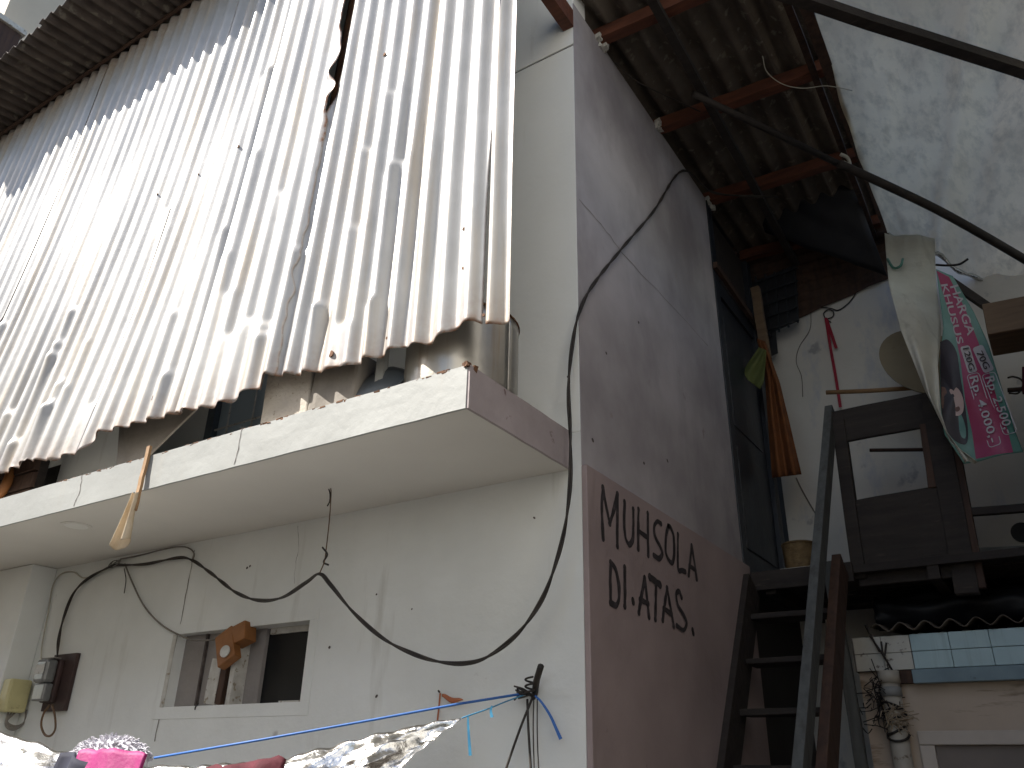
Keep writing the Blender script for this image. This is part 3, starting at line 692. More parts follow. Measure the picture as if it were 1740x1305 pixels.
# laundry on the foil
fl = thing('fluffy_mat', 'white fluffy mat with magenta lining thrown over the foil sheet', 'mat')
fc = HY(183, 1297, -.86)
mb = MB(); core = MB()
def fcore(u, v):
    a = math.pi * u; b_ = math.pi * v
    return fc + Vector((-.215 * math.cos(a) * math.sin(b_) ** .6, .07 * math.cos(b_), .098 * math.sin(a) ** .7 * math.sin(b_) ** .7 + .012 * noise.noise((u * 8, v * 8, 0)) - .01))
core.grid(fcore, 24, 14).build('pile_base', 'fluff_white', fl, smooth=True)
for k in range(620):
    u = rd.uniform(.04, .96); v = rd.uniform(.12, .88); p = Vector(fcore(u, v)); n_ = (p - fc + Vector((0, 0, .02))).normalized()
    d = (n_ + Vector((rd.uniform(-.5, .5), rd.uniform(-.5, .5), rd.uniform(-.5, .3)))).normalized(); l = rd.uniform(.012, .026)
    mb.tube([p - n_ * .003, p + d * l * .6, p + d * l + Vector((0, 0, -.006))], lambda t: .0042 * (1.15 - t), 4)
o = mb.build('pile', 'fluff_white', fl); o['kind'] = 'stuff'
q0 = HY(145, 1276, -.95); q1 = HY(255, 1281, -.92)
def mg(u, v):
    p = q0.lerp(q1, u); return p + Vector((.02 * v, -.02 - .05 * v + .012 * math.sin(u * 9), -.17 * v + .008 * noise.noise((u * 6, v * 3, 0)) + .01 * math.sin(u * 3.1)))
MB().grid(mg, 30, 10).build('magenta_lining', 'magenta_cloth', fl, smooth=True, solid=.012)
def nv_(u, v):
    p = HY(112, 1280, -.93).lerp(HY(165, 1292, -.95), u); return p + Vector((0, -.02 - .04 * v + .02 * math.sin(u * 7), .01 * math.sin(u * 5) - .16 * v))
o = MB().grid(nv_, 16, 8).build('navy_cloth', 'navy_cloth', smooth=True, solid=.01); tag(o, 'navy cloth hanging beside the fluffy mat on the foil', 'cloth')
def mr(u, v):
    x = lerp(352, 488, u); y = interp([(352, 1306), (372, 1298), (392, 1303), (430, 1294), (470, 1289), (480, 1283), (488, 1290)], x)
    p = HY(x, y, -.74); return p + Vector((0, -.02 - .05 * v + .015 * math.sin(u * 14), -.2 * v))
o = MB().grid(mr, 30, 8).build('maroon_cloth', 'maroon_cloth', smooth=True, solid=.008); tag(o, 'maroon cloth hung over the foil sheet below the window', 'cloth')
st = thing('orange_string', 'orange string on a nail in the front wall above the foil', 'string')
MB().ribbon(spline([HY(x, y, -.012) for x, y in ((748, 1178), (746, 1200), (743, 1228), (742, 1245))], 4), .008, (0, -1, 0)).build('string', 'orange_string', st, solid=.0015)
def tg(u, v):
    p = HY(751, 1179, -.012).lerp(HY(786, 1189, -.03), u); return p + Vector((0, -.004 * math.sin(u * 5), -.022 * v * math.sin(math.pi * (.15 + .8 * u)) + .003 * math.sin(u * 9)))
MB().grid(tg, 10, 3).build('scrap', 'orange_string', st, smooth=True, solid=.001)
MB().tube([HY(747, 1176, .002), HY(745, 1174, -.03)], .004, 6).build('nail', 'cable_black', st)

# ------------------------------------------------------------------ side roof over the stairs
sr = thing('stair_roof', 'brown mossy corrugated roof with red purlins over the wooden stairs', 'roof')
ZR = 5.655
for i, (xa, xb) in enumerate(((-.06, .42), (.38, .82), (.78, 1.16))):
    def rf(u, v, xa=xa, xb=xb, i=i):
        X = lerp(xa, xb, u); Y = lerp(-.06, 3.32, v)
        return (X, Y, ZR + .026 * math.cos(2 * math.pi * X / .148) - .045 * X + .006 * i + .01 * noise.noise((X, Y, 0)))
    MB().grid(rf, 48, 16).build('roof_sheet', 'asbestos_roof', sr, smooth=True, solid=.006)
for k, (yy, m_) in enumerate(((.32, 'red_wood'), (1.20, 'red_wood'), (2.12, 'red_wood'), (3.0, 'red_wood'))):
    MB().plank((-.04, yy, ZR - .075), (1.13, yy + .02, ZR - .12), .07, .085, (0, 1, 0), 8, .003).build('purlin', m_, sr)
for yy in (.33, 1.2, 2.12):
    mb = MB(); 
    for k in range(7):
        p = Vector((.004 + .02 * rd.random(), yy + rd.uniform(-.06, .05), 5.54 + rd.uniform(-.03, .03))); s_ = rd.uniform(.008, .018); mb.box(p.x - s_, p.x + s_, p.y - s_, p.y + s_, p.z - s_, p.z + s_, .006)
    mb.build('mortar_lump', 'old_white', sr)['kind'] = 'stuff'
MB().plank((1.13, -.05, ZR - .19), (1.10, 3.3, ZR - .19), .06, .07, (1, 0, 0), 10, .004).build('edge_beam', 'brown_wood', sr)
MB().plank((1.05, -.05, ZR - .155), (.99, 3.2, ZR - .155), .04, .03, (1, 0, 0), 10, .004).build('edge_batten', 'brown_wood', sr)
MB().plank((.42, -.05, ZR - .185), (.36, 3.2, ZR - .185), .05, .05, (1, 0, 0), 10, .003).build('rafter', 'dark_wood', sr)
MB().plank((-.032, .1, 5.42), (-.032, -1.3, 5.45), .065, .13, (1, 0, 0), 4, .002).build('outrigger', 'red_wood', sr)

pole = MB(); pole.tube([HZ(1178, 160, 5.40), HZ(1300, 218, 5.36), HZ(1432, 282, 5.28)], .022, 8)
o = pole.build('roof_pole', 'dark_wood', smooth=True); tag(o, 'thin dark pole running under the stair roof purlins', 'pole')
pole = MB(); pole.tube(spline([HZ(1425, 278, 5.16), HZ(1500, 312, 5.05), HZ(1590, 355, 4.92), HZ(1680, 405, 4.78), HZ(1790, 470, 4.6)], 3), .028, 8)
o = pole.build('tarp_pole', 'dark_wood', smooth=True); tag(o, 'bent dark pole holding up the white tarpaulin by the roof edge', 'pole')
pole = MB(); pole.plank(HZ(1310, -18, 5.26), HZ(1800, 140, 4.98), .06, .06, (0, 0, 1), 6, .003)
o = pole.build('tarp_beam', 'dark_wood'); tag(o, 'straight dark beam crossing under the white tarpaulin', 'beam')
cable([HZ(1296, 95, 5.45), HZ(1303, 122, 5.4), HZ(1330, 143, 5.36), HZ(1365, 150, 5.34), HZ(1405, 146, 5.33), HZ(1448, 154, 5.33)], .0026, 'cable_cream', 'thin pale wire curling below the stair roof')
cable([HZ(1045, 107, 5.5), HZ(1085, 140, 5.46), HZ(1190, 190, 5.44)], .004, 'cable_black', 'thin black wire strung under the stair roof purlins')
# black sheet added under the roof
def bt(u, v):
    a = HY(1252, 250, 2.35).lerp(HY(1452, 320, 2.6), u); b = HY(1300, 395, 2.75).lerp(HY(1508, 470, 3.0), u)
    p = a.lerp(b, v); p.z -= .05 * math.sin(math.pi * u) * (1 - v); return p + Vector((0, 0, .03 * noise.noise((u * 4, v * 4, 0)) ))
o = MB().grid(bt, 16, 12).build('black_sheet', 'flat_black', smooth=True, solid=.003); tag(o, 'black sheet slung under the stair roof', 'shade sheet')

# ------------------------------------------------------------------ white tarpaulin
def tp(u, v):
    # u: away from the roof edge, v: from the street towards the back hem
    ea = [(0, Vector((1.2, 0, 5.50))), (.35, Vector((1.16, .5, 5.46))), (.75, Vector((1.10, 2.0, 5.42))), (1, HZ(1508, 396, 5.28))]
    eb = [(0, Vector((2.9, -.05, 5.25))), (.5, Vector((2.95, 1.0, 5.12))), (1, HZ(1900, 555, 4.70))]
    A = interp([(t, p) for t, p in ea], v); B = interp([(t, p) for t, p in eb], v)
    p = A.lerp(B, u); sag = .13 * math.sin(math.pi * min(1, u * 1.05)) * (.5 + .5 * math.sin(math.pi * v)) 
    fold = .05 * math.exp(-((u - .22 - .35 * (1 - v)) / .035) ** 2) * sst(.35, .6, v) - .04 * math.exp(-((u - .30 - .35 * (1 - v)) / .05) ** 2) * sst(.35, .6, v)
    wr = .03 * noise.noise((u * 5, v * 6, 0)) + .012 * noise.noise((u * 24, v * 13, 3)) + .006 * noise.noise((u * 50, v * 50, 5)) + .010 * math.sin(u * 38 + v * 9 + 3 * noise.noise((u * 3, v * 4, 8)))
    return p + Vector((.02 * noise.noise((v * 9, 3, 0)) * (u < .02), 0, -sag + fold + wr))
tarp = thing('tarpaulin', 'large weathered white tarpaulin stretched from the stair roof over the alley', 'tarpaulin')
MB().grid(tp, 110, 120).build('sheet', 'tarp', tarp, smooth=True)
MB().tube([Vector(tp(i / 60, 1)) + Vector((0, -.012, -.016)) for i in range(61)], lambda t: .016 + .005 * math.sin(t * 90), 6).build('foil_hem', 'foil_hem', tarp, smooth=True)
# cream flap hanging from the tarpaulin
lt = [(1503, 396), (1506, 440), (1509, 480), (1530, 560), (1570, 660), (1602, 722), (1640, 786)]
rt = [(1588, 404), (1590, 480), (1599, 560), (1593, 620), (1598, 700), (1615, 752), (1662, 786)]
def fp(u, v):
    k = v * 6; i = min(5, int(k)); f_ = k - i
    a = lerp(Vector(lt[i]), Vector(lt[i + 1]), f_); b = lerp(Vector(rt[i]), Vector(rt[i + 1]), f_); q = a.lerp(b, u)
    p = HY(q.x, q.y, lerp(2.55, 1.88, sst(0, .6, v)))
    return p + Vector((0, .02 * math.sin(u * 7 + v * 3) + .015 * noise.noise((u * 4, v * 6, 0)), 0))
MB().grid(fp, 14, 40).build('flap', 'flap_cloth', tarp, smooth=True, solid=.002)
MB().tube(spline([HY(1508, 440, 2.42), HY(1518, 455, 2.38), HY(1530, 452, 2.36), HY(1534, 440, 2.38)], 4), .009, 6).build('tie', 'banner_teal', tarp, smooth=True)
o = MB().tube(spline([HZ(1428, 262, 5.26), HZ(1440, 268, 5.24), HZ(1444, 280, 5.2), HZ(1434, 276, 5.18)], 4), .012, 6).build('rag_knot', 'flap_cloth', smooth=True); tag(o, 'scrap of white rag knotted on the bent pole', 'rag')

# ------------------------------------------------------------------ back of the alley: landing, walls, door
bk_ = thing('back_wall', 'dirty white wall behind the stair landing', 'wall')
mb = MB(); mb.box(-.02, 1.02, 3.30, 3.42, 0, 5.5); mb.box(1.02, 2.95, 3.30, 3.42, 0, 5.5)
mb.build('plaster', 'back_wall', bk_)
mb = MB()
def cl(u, v):
    x = lerp(-.15, 1.12, u); z = lerp(4.955 + .178 * (x + .02) * 1.13, 5.72, v); return (x, 3.275 - .25 * v * v + .014 * math.cos(2 * math.pi * z / .075), z)
o = mb.grid(cl, 10, 100).build('brown_cladding', 'brown_wood', smooth=True, solid=.003); tag(o, 'brown ribbed cladding closing the gap above the white back wall', 'cladding')
landing = thing('stair_landing', 'dark wooden landing at the top of the stairs', 'landing')
for k in range(7): MB().box(-.0 + .0, 1.99, 2.13 + k * .166, 2.13 + k * .166 + .158, 2.655, 2.70, .002).build('floor_board', 'dark_wood', landing)
MB().box(.03, .62, 2.095, 2.128, 2.60, 2.712).build('edge_board', 'dark_wood', landing, bevel=.003)
for xx in (.1, 1.0, 1.85): MB().box(xx, xx + .06, 2.14, 3.29, 2.58, 2.654).build('joist', 'dark_wood', landing)
# dark door and its posts at the end of the side wall
door = thing('dark_door', 'dark blue-black door with posts at the top of the stairs', 'door')
MB().box(-.10, .012, 2.056, 2.15, 2.70, 5.53).build('post', 'black_paint', door, bevel=.004)
MB().box(-.06, -.02, 2.15, 2.95, 2.72, 4.75).build('leaf', 'black_paint', door)
MB().box(-.02, -.012, 2.24, 2.86, 2.9, 3.6).build('panel', 'black_paint', door, bevel=.004)
MB().box(-.02, -.012, 2.24, 2.86, 3.75, 4.6).build('panel', 'black_paint', door, bevel=.004)
MB().box(-.10, .012, 2.95, 3.05, 2.70, 5.5).build('post', 'black_paint', door, bevel=.004)
MB().box(-.10, .0, 2.15, 2.95, 4.75, 4.87).build('lintel', 'black_paint', door)
MB().box(-.09, -.03, 2.15, 2.95, 4.87, 5.5).build('transom', 'dark_wood', door)
MB().plank(HX(1215, 450, .03), HX(1290, 560, .03), .05, .03, (0, 0, 1), 3).build('diagonal_brace', 'brown_wood', door)
o = MB().plank(HY(1283, 490, 2.86), HY(1302, 610, 2.80), .07, .05, (1, 0, 0), 5, .004).build('pale_stake', 'sawn_wood', bevel=.004); tag(o, 'pale wooden stake standing by the dark door post', 'stake')
# lattice vent
lat = thing('lattice_vent', 'dark lattice vent above the dark door beside the cladding', 'vent')
for k in range(5): MB().plank(HY(1284 + k * 16, 470 - k * 4, 3.10), HY(1292 + k * 16, 580 - k * 8, 3.10), .014, .012, (1, 0, 0), 1).build('bar', 'black_paint', lat)
for k in range(5): MB().plank(HY(1282, 480 + k * 22, 3.085), HY(1356, 455 + k * 22, 3.085), .014, .012, (0, 0, 1), 1).build('bar', 'black_paint', lat)
MB().poly([HY(x, y, 3.13) for x, y in ((1278, 480), (1352, 450), (1358, 545), (1318, 562), (1322, 600), (1300, 610))]).build('dark_panel', 'flat_black', lat, solid=.006)
# cloths on the door
def oc(u, v):
    l_ = [(1286, 575), (1300, 640), (1305, 720), (1312, 812)]; r_ = [(1300, 580), (1325, 650), (1342, 720), (1362, 806)]
    k = v * 3; i = min(2, int(k)); f_ = k - i; q = lerp(Vector(l_[i]), Vector(l_[i + 1]), f_).lerp(lerp(Vector(r_[i]), Vector(r_[i + 1]), f_), u)
    return HY(q.x, q.y, 2.72 + .025 * math.cos(u * 12.5) * (.4 + v) + .01 * noise.noise((u * 3, v * 5, 0)))
o = MB().grid(oc, 26, 26).build('orange_cloth', 'orange_cloth', smooth=True, solid=.003); tag(o, 'long burnt-orange cloth hanging by the dark door', 'cloth')
def gc(u, v):
    l_ = [(1290, 590), (1272, 615), (1262, 632), (1270, 645)]; r_ = [(1302, 595), (1300, 622), (1298, 648), (1292, 662)]
    k = v * 3; i = min(2, int(k)); f_ = k - i; q = lerp(Vector(l_[i]), Vector(l_[i + 1]), f_).lerp(lerp(Vector(r_[i]), Vector(r_[i + 1]), f_), u)
    return HY(q.x, q.y, 2.62 + .02 * math.sin(u * 9 + v * 4))
o = MB().grid(gc, 12, 12).build('green_cloth', 'green_cloth', smooth=True, solid=.003); tag(o, 'small olive green cloth tied above the orange cloth', 'cloth')
# wires and ribbon on the back wall
cable([HY(x, y, 3.285) for x, y in ((1395, 522), (1412, 524), (1425, 527), (1442, 515), (1453, 500), (1455, 488))], .005, 'cable_black', 'black wire looped at the top of the back wall')
cable([HY(x, y, 3.28) for x, y in ((1412, 548), (1402, 540), (1400, 532), (1408, 526), (1416, 530), (1415, 538), (1406, 542))], .005, 'cable_black', 'small black wire ring holding the red ribbon')
cable([HY(x, y, 3.29) for x, y in ((1378, 530), (1376, 560), (1358, 590), (1353, 615), (1362, 640), (1364, 674))], .003, 'cable_grey', 'thin grey wire dangling on the back wall')
cable([HY(x, y, 3.29) for x, y in ((1353, 812), (1368, 842), (1390, 880))], .005, 'cable_grey', 'grey cord below the orange cloth on the back wall')
rb_ = thing('red_ribbon', 'red ribbon hanging down the white back wall', 'ribbon')
MB().ribbon([HY(x, y, 3.27) for x, y in ((1403, 540), (1411, 590), (1420, 640), (1428, 692))], .022, (0, -1, 0)).build('long_tail', 'red_ribbon', rb_, solid=.002)
MB().ribbon([HY(x, y, 3.262) for x, y in ((1404, 542), (1412, 565), (1421, 592))], .024, (0, -1, 0)).build('short_tail', 'red_ribbon', rb_, solid=.002)
o = MB().tube([HY(1404, 667, 2.9), HY(1480, 664, 2.9), HY(1570, 658, 2.88)], .017, 8).build('bamboo_stick', 'stick', smooth=True); tag(o, 'longer brown bamboo stick above the wooden railing', 'stick')
o = MB().tube([HY(1478, 765, 2.9), HY(1580, 764, 2.9)], .013, 8).build('bamboo_stick', 'brown_wood', smooth=True); tag(o, 'shorter brown bamboo stick seen through the railing opening', 'stick')
# round tan board behind the flap
cb = HY(1568, 615, 2.75)
o = MB().disc(cb, (0, -1, 0), .21, .02, 40, .30).build('round_board', 'tan_board'); tag(o, 'tan oval board standing behind the cream flap', 'board')
# basket
bs = thing('wicker_basket', 'small brown wicker basket on the landing by the door', 'basket')
bc = HY(1360, 950, 2.25); bz = 2.701
def bsk(u, v):
    a = u * 2 * math.pi; r = .085 * (1 + .12 * v) + .005 * math.cos(a * 16 + (int(v * 9) % 2) * math.pi)
    return (bc.x + r * math.cos(a), bc.y + r * math.sin(a), bz + .18 * v)
MB().grid(bsk, 96, 9).build('body', 'wicker', bs, smooth=True, solid=.004)
MB().tube([(bc.x + .097 * math.cos(i * math.pi / 16), bc.y + .097 * math.sin(i * math.pi / 16), bz + .182) for i in range(33)], .008, 6, False).build('rim', 'wicker', bs, smooth=True)
MB().disc((bc.x, bc.y, bz), (0, 0, 1), .07, .006, 24).build('base', 'wicker', bs)
o = MB().box(bc.x - .1, bc.x - .085 + .32, 2.132, 2.15, 2.701, 2.722).build('pale_sill', 'old_white'); tag(o, 'pale strip of wood on the landing in front of the basket', 'strip')

# ------------------------------------------------------------------ wooden stairs
stairs = thing('wooden_stairs', 'steep dark wooden stairs rising beside the mauve wall', 'stairs')
def sline(z): return 2.10 - (2.70 - z) / 1.49
nt_ = 9
for k in range(1, nt_ + 1):
    z = 2.70 - .268 * k; y = sline(z)
    MB().box(.065, .50, y - .02, y + .17, z - .032, z, .003).build('tread', 'dark_wood', stairs, bevel=.003)
MB().plank((.045, sline(0), 0.0), (.045, sline(2.62), 2.62), .035, .2, (1, 0, 0), 6).build('stringer', 'dark_wood', stairs)
Pt = HY(1412, 700, 2.28); Pb = HX(1362, 1305, .50); dd = (Pb - Pt).normalized(); Pg = Pt + dd * ((Pt.z - .02) / -dd.z)
MB().plank(Pt + Vector((0, 0, .0)), Pg, .048, .11, (1, 0, 0), 10, .002).build('hand_rail', 'grey_wood', stairs, bevel=.004)
Q0 = HX(1428, 960, .575); Q1 = HX(1405, 1305, .56); dd = (Q1 - Q0).normalized(); Qg = Q0 + dd * ((Q0.z - .02) / -dd.z)
MB().plank(Q0, Qg, .05, .16, (1, 0, 0), 8, .002).build('stringer', 'brown_wood', stairs, bevel=.004)
o = MB().plank(HY(1407, 955, 2.0), HY(1470, 1330, 2.0), .06, .05, (1, 0, 0), 8, .003).build('grey_post', 'grey_wood', bevel=.004)
for v in o.data.vertices:
    if v.co.z < 1.56: v.co.z = 0.0
tag(o, 'grey upright post supporting the landing beside the stairs', 'post')

# railing of dark boards beside the landing
rl = thing('board_railing', 'dark wooden railing of wide boards with a square opening', 'railing')
Yr = 2.22
def rail(p, q, wid, name='board', m='dark_wood', th=.03, n=3):
    MB().plank(HY(*p, Yr), HY(*q, Yr), wid, th, (0, 0, 1) if abs(p[0] - q[0]) > abs(p[1] - q[1]) else (1, 0, 0), n, .002).build(name, m, rl, bevel=.004)
rail((1416, 728), (1592, 693), .215)
rail((1425, 715), (1462, 985), .075, 'post', 'dark_wood', .07)
rail((1585, 680), (1645, 1010), .12, 'post', 'dark_wood', .075)
rail((1572, 722), (1588, 830), .06, 'post', 'brown_wood', .05)
rail((1446, 882), (1602, 856), .215)
rail((1452, 934), (1620, 911), .20, 'board', 'dark_wood')
rail((1458, 978), (1636, 960), .13)
rail((1612, 700), (1668, 1000), .05, 'post', 'brown_wood', .05)
rail((1650, 870), (1760, 862), .045, 'board', 'dark_wood', .04)

# ------------------------------------------------------------------ right: plank ends, pipe, little things
o = MB().plank(HY(1678, 562, 1.9), HY(1800, 540, 1.9), .19, .30, (0, 0, 1), 2).build('plank_end', 'sawn_wood', bevel=.006); tag(o, 'heavy sawn plank jutting in beside the price banner', 'plank')
o = MB().plank(HY(1612, 476, 2.35), HY(1800, 606, 2.35), .05, .05, (0, 0, 1), 3).build('slanting_beam', 'dark_wood', bevel=.004); tag(o, 'slanting dark beam behind the price banner', 'beam')
o = MB().tube([HY(1655, 943, 3.1), HY(1800, 936, 3.1)], .045, 12).build('grey_pipe', 'grey_pipe', smooth=True); tag(o, 'horizontal grey pipe at the foot of the back wall', 'pipe')
o = MB().disc(HY(1737, 905, 3.298), (0, -1, 0), .065, .012, 24).build('drain_hole', 'flat_black'); tag(o, 'round black drain hole in the back wall above the grey pipe', 'drain')
o = MB().tube([HY(1712, 663, 2.85), HY(1790, 658, 2.85)], .016, 8).build('brown_rod', 'brown_wood', smooth=True); tag(o, 'brown rod sticking out right of the price banner', 'rod')
o = MB().plank(HY(1745, 625, 2.6), HY(1745, 668, 2.6), .05, .05, (1, 0, 0), 1).build('maroon_clip', 'maroon_cloth', bevel=.005); tag(o, 'maroon clip on the brown rod beside the price banner', 'clip')
cable([HY(x, y, 2.8) for x, y in ((1712, 642), (1722, 640), (1735, 645), (1738, 655), (1730, 668), (1714, 668))], .006, 'cable_black', 'black cable loop round the brown rod')
cable([HY(x, y, 2.8) for x, y in ((1590, 450), (1610, 451), (1630, 449), (1645, 440))], .008, 'cable_black', 'black cable at the top of the price banner')

# ------------------------------------------------------------------ price banner
ban = thing('price_banner', 'pink and teal hanging banner printed HARGA KHUSUS with prices', 'banner')
YB = 2.02
def bw_(p): return .014 * math.sin(p.x * 22 + p.z * 3) + .01 * math.sin(p.z * 9)
def BP(x, y, off=0.0):
    p = HY(x, y, YB); p.y += bw_(p) - off; return p
bl = [(1590, 456), (1599, 520), (1604, 560), (1596, 610), (1596, 690), (1606, 740), (1638, 788)]
br = [(1618, 466), (1655, 530), (1680, 585), (1697, 640), (1712, 690), (1724, 730), (1739, 768)]
def edge(tab, v):
    k = v * 6; i = min(5, int(k)); return lerp(Vector(tab[i]), Vector(tab[i + 1]), k - i)
MB().grid(lambda u, v: BP(*edge(bl, v).lerp(edge(br, v), u)), 30, 60).build('cloth', 'banner_teal', ban, smooth=True, solid=.002)
pl_ = [(1591, 459), (1606, 510), (1622, 560), (1632, 610), (1640, 680), (1652, 735), (1658, 779)]
pr_ = [(1612, 468), (1640, 525), (1662, 580), (1680, 630), (1698, 690), (1712, 730), (1722, 770)]
MB().grid(lambda u, v: BP(*edge(pl_, v).lerp(edge(pr_, v), u), .003), 20, 60).build('pink_panel', 'banner_pink', ban, smooth=True)
MB().grid(lambda u, v: BP(*edge([(1595, 470)] + [(1600, 495), (1610, 530), (1620, 560), (1628, 590), (1634, 608), (1636, 612)], v).lerp(edge([(1606, 470), (1616, 495), (1628, 530), (1637, 560), (1643, 590), (1646, 600), (1647, 605)], v), u), .0042), 6, 30).build('pale_fade', 'banner_white', ban, smooth=True) if False else None
# generic portrait print: dark hair, pale face
def blob(pts, off, m, name):
    ctr = sum((Vector(p) for p in pts), Vector((0, 0))) / len(pts); P = [Vector((p.x, p.y)) for p in spline([(q[0], q[1], 0) for q in pts + [pts[0]]], 5)][:-1]
    mb = MB(); mb.v.append(tuple(BP(ctr.x, ctr.y, off)))
    for p in P: mb.v.append(tuple(BP(p.x, p.y, off)))
    n = len(P)
    for i in range(n): mb.f.append((0, 1 + i, 1 + (i + 1) % n))
    mb.build(name, m, ban)
blob([(1598, 582), (1612, 580), (1626, 600), (1632, 640), (1640, 690), (1645, 735), (1640, 755), (1618, 745), (1602, 712), (1597, 650)], .003, 'banner_black', 'hair_print')
blob([(1600, 660), (1612, 655), (1628, 660), (1637, 680), (1636, 700), (1626, 706), (1612, 700), (1602, 690)], .0045, 'banner_skin', 'face_print')
blob([(1599, 655), (1606, 658), (1609, 672), (1606, 690), (1600, 690)], .006, 'banner_brown', 'face_print')
blob([(1613, 670), (1619, 668), (1621, 673), (1615, 676)], .006, 'banner_black', 'face_print')
blob([(1622, 692), (1629, 690), (1631, 696), (1625, 699)], .006, 'banner_brown', 'face_print')
def text(s, p0, p1, h, off, m, name, gap=0.0):
    cu = bpy.data.curves.new('t', 'FONT'); cu.body = s; cu.size = 1; cu.offset = .012; cu.resolution_u = 3
    ob = bpy.data.objects.new('t', cu); col.objects.link(ob)
    me = bpy.data.meshes.new_from_object(ob); bpy.data.objects.remove(ob); bpy.data.curves.remove(cu)
    xs = [v.co.x for v in me.vertices]; ys = [v.co.y for v in me.vertices]; x0, x1, y1 = min(xs), max(xs), max(max(ys), .7)
    p0 = Vector(p0); p1 = Vector(p1); d = p1 - p0; up = Vector((-d.y, d.x)).normalized() * -h
    if up.x < 0: up = -up
    for v in me.vertices:
        q = p0 + d * ((v.co.x - x0) / (x1 - x0)) + up * (v.co.y / y1); v.co = BP(q.x, q.y, off)
    me.materials.clear(); me.materials.append(M[m]); o = bpy.data.objects.new(name, me); col.objects.link(o); o.parent = ban
def rrect(p0, p1, h, off, m, name, line=None, r=.25):
    p0 = Vector(p0); p1 = Vector(p1); d = p1 - p0; L = d.length; dn = d / L; up = Vector((-dn.y, dn.x)) * -1
    if up.x < 0: up = -up
    R_ = h * r; pts = []
    for cx0, cy0, a0 in ((L - R_, R_, -90), (L - R_, h - R_, 0), (R_, h - R_, 90), (R_, R_, 180)):
        for k in range(5): a = math.radians(a0 + 22.5 * k); pts.append(p0 + dn * (cx0 + R_ * math.cos(a)) + up * (cy0 + R_ * math.sin(a)))
    P = [BP(q.x, q.y, off) for q in pts]
    if line: MB().ribbon(P + [P[0]], line, (0, -1, 0)).build(name, m, ban)
    else:
        c_ = sum(P, Vector()) / len(P); mb = MB(); mb.v = [tuple(c_)] + [tuple(p) for p in P]
        for i in range(len(P)): mb.f.append((0, 1 + i, 1 + (i + 1) % len(P)))
        mb.build(name, m, ban)
text('HARGA', (1614, 486), (1645, 572), 14, .006, 'banner_white', 'print_text')
text('KHUSUS', (1599, 484), (1628, 588), 11, .006, 'banner_white', 'print_text')
rrect((1652, 592), (1672, 634), 19, .0055, 'banner_white', 'label_box'); rrect((1632, 592), (1646, 636), 16, .0055, 'banner_white', 'label_box')
text('70G', (1659, 600), (1673, 628), 11, .014, 'banner_black', 'print_text'); text('120G', (1637, 595), (1648, 632), 10, .014, 'banner_black', 'print_text')
rrect((1668, 637), (1707, 742), 23, .0055, 'banner_white', 'outline', .004); rrect((1643, 639), (1682, 763), 21, .0055, 'banner_white', 'outline', .004)
text('Rp. 2.500,-', (1674, 642), (1710, 740), 15, .012, 'banner_white', 'print_text'); text('Rp. 4.000,-', (1648, 643), (1684, 756), 14, .012, 'banner_white', 'print_text')

# ------------------------------------------------------------------ kiosk on the right
ki = thing('kiosk', 'tan walled kiosk with pale blue tiled fascia and cream window frame', 'kiosk')
YK = 2.40; kx0 = .50; kx1 = 1.99
MB().box(kx0, kx1, YK + .05, YK + .15, 0, 2.15).build('front_wall', 'tan_wall', ki)
MB().box(kx0, kx0 + .1, YK + .15, 3.29, 0, 2.3).build('side_wall', 'tan_wall', ki)
xs_ = HY(1545, 1080, YK).x; zt_, zb_ = 2.335, 2.145
n = 9
MB().box(kx0 - .01, kx1, YK + .006, YK + .15, zb_ + .001, zt_ - .002).build('grout_bed', 'grout', ki)
x = kx0; k = 0
while x < kx1:
    wtile = .155 if x < xs_ - .01 else .20
    x2 = min(x + wtile, kx1)
    if x < xs_ - .01 and x2 > xs_ - .02: x2 = xs_ - .004
    m_ = 'white_tile' if x < xs_ - .01 else 'blue_tile'
    for (za, zb) in ((zb_, (zb_ + zt_) / 2), ((zb_ + zt_) / 2, zt_)):
        lo_ = za + .0015
        MB().box(x + .0012, x2 - .0012, YK - (.012 if m_ == 'blue_tile' else 0), YK + .03, lo_, zb - .0015).build('tile', m_, ki, bevel=.002)
    x = x2 if m_ == 'blue_tile' else x2 + (.004 if x2 > xs_ - .01 else 0)
MB().box(xs_ - .02, kx1, YK - .02, YK + .05, zb_ - .075, zb_ - .002, .001).build('drip_board', 'blue_tile_dark', ki, bevel=.003)
MB().box(xs_ - .14, xs_ - .022, YK + .0, YK + .05, zb_ - .07, zb_ - .003, .002).build('wood_offcut', 'brown_wood', ki)
fx0 = HY(1557, 1240, YK).x; fz1 = HY(1557, 1242, YK).z
wf = MB().box(fx0, kx1, YK + .005, YK + .049, fz1 - .07, fz1).build('window', 'cream_frame', ki, bevel=.004)
MB().box(fx0, fx0 + .075, YK + .008, YK + .049, .8, fz1 - .072).build('frame', 'cream_frame', wf, bevel=.004)
MB().box(fx0 + .076, kx1, YK + .035, YK + .0495, .8, fz1 - .073).build('panel', 'frame_panel', wf)
def kr(u, v):
    X = lerp(kx0 + .12, kx1, u); return (X, lerp(YK - .05, 3.28, v), 2.375 + .022 * math.cos(2 * math.pi * X / .13) + .1 * v)
kro = MB().grid(kr, 160, 6).build('roof_sheet', 'asbestos_roof', ki, smooth=True, solid=.006)
def bun(u, v):
    X = lerp(.62, 1.98, u); Z = 2.40 + .25 * v * (.8 + .2 * noise.noise((u * 4, 0, 1))); return (X, 2.62 - .10 * math.sin(math.pi * v) + .07 * noise.noise((u * 7, v * 3, 0)), Z)
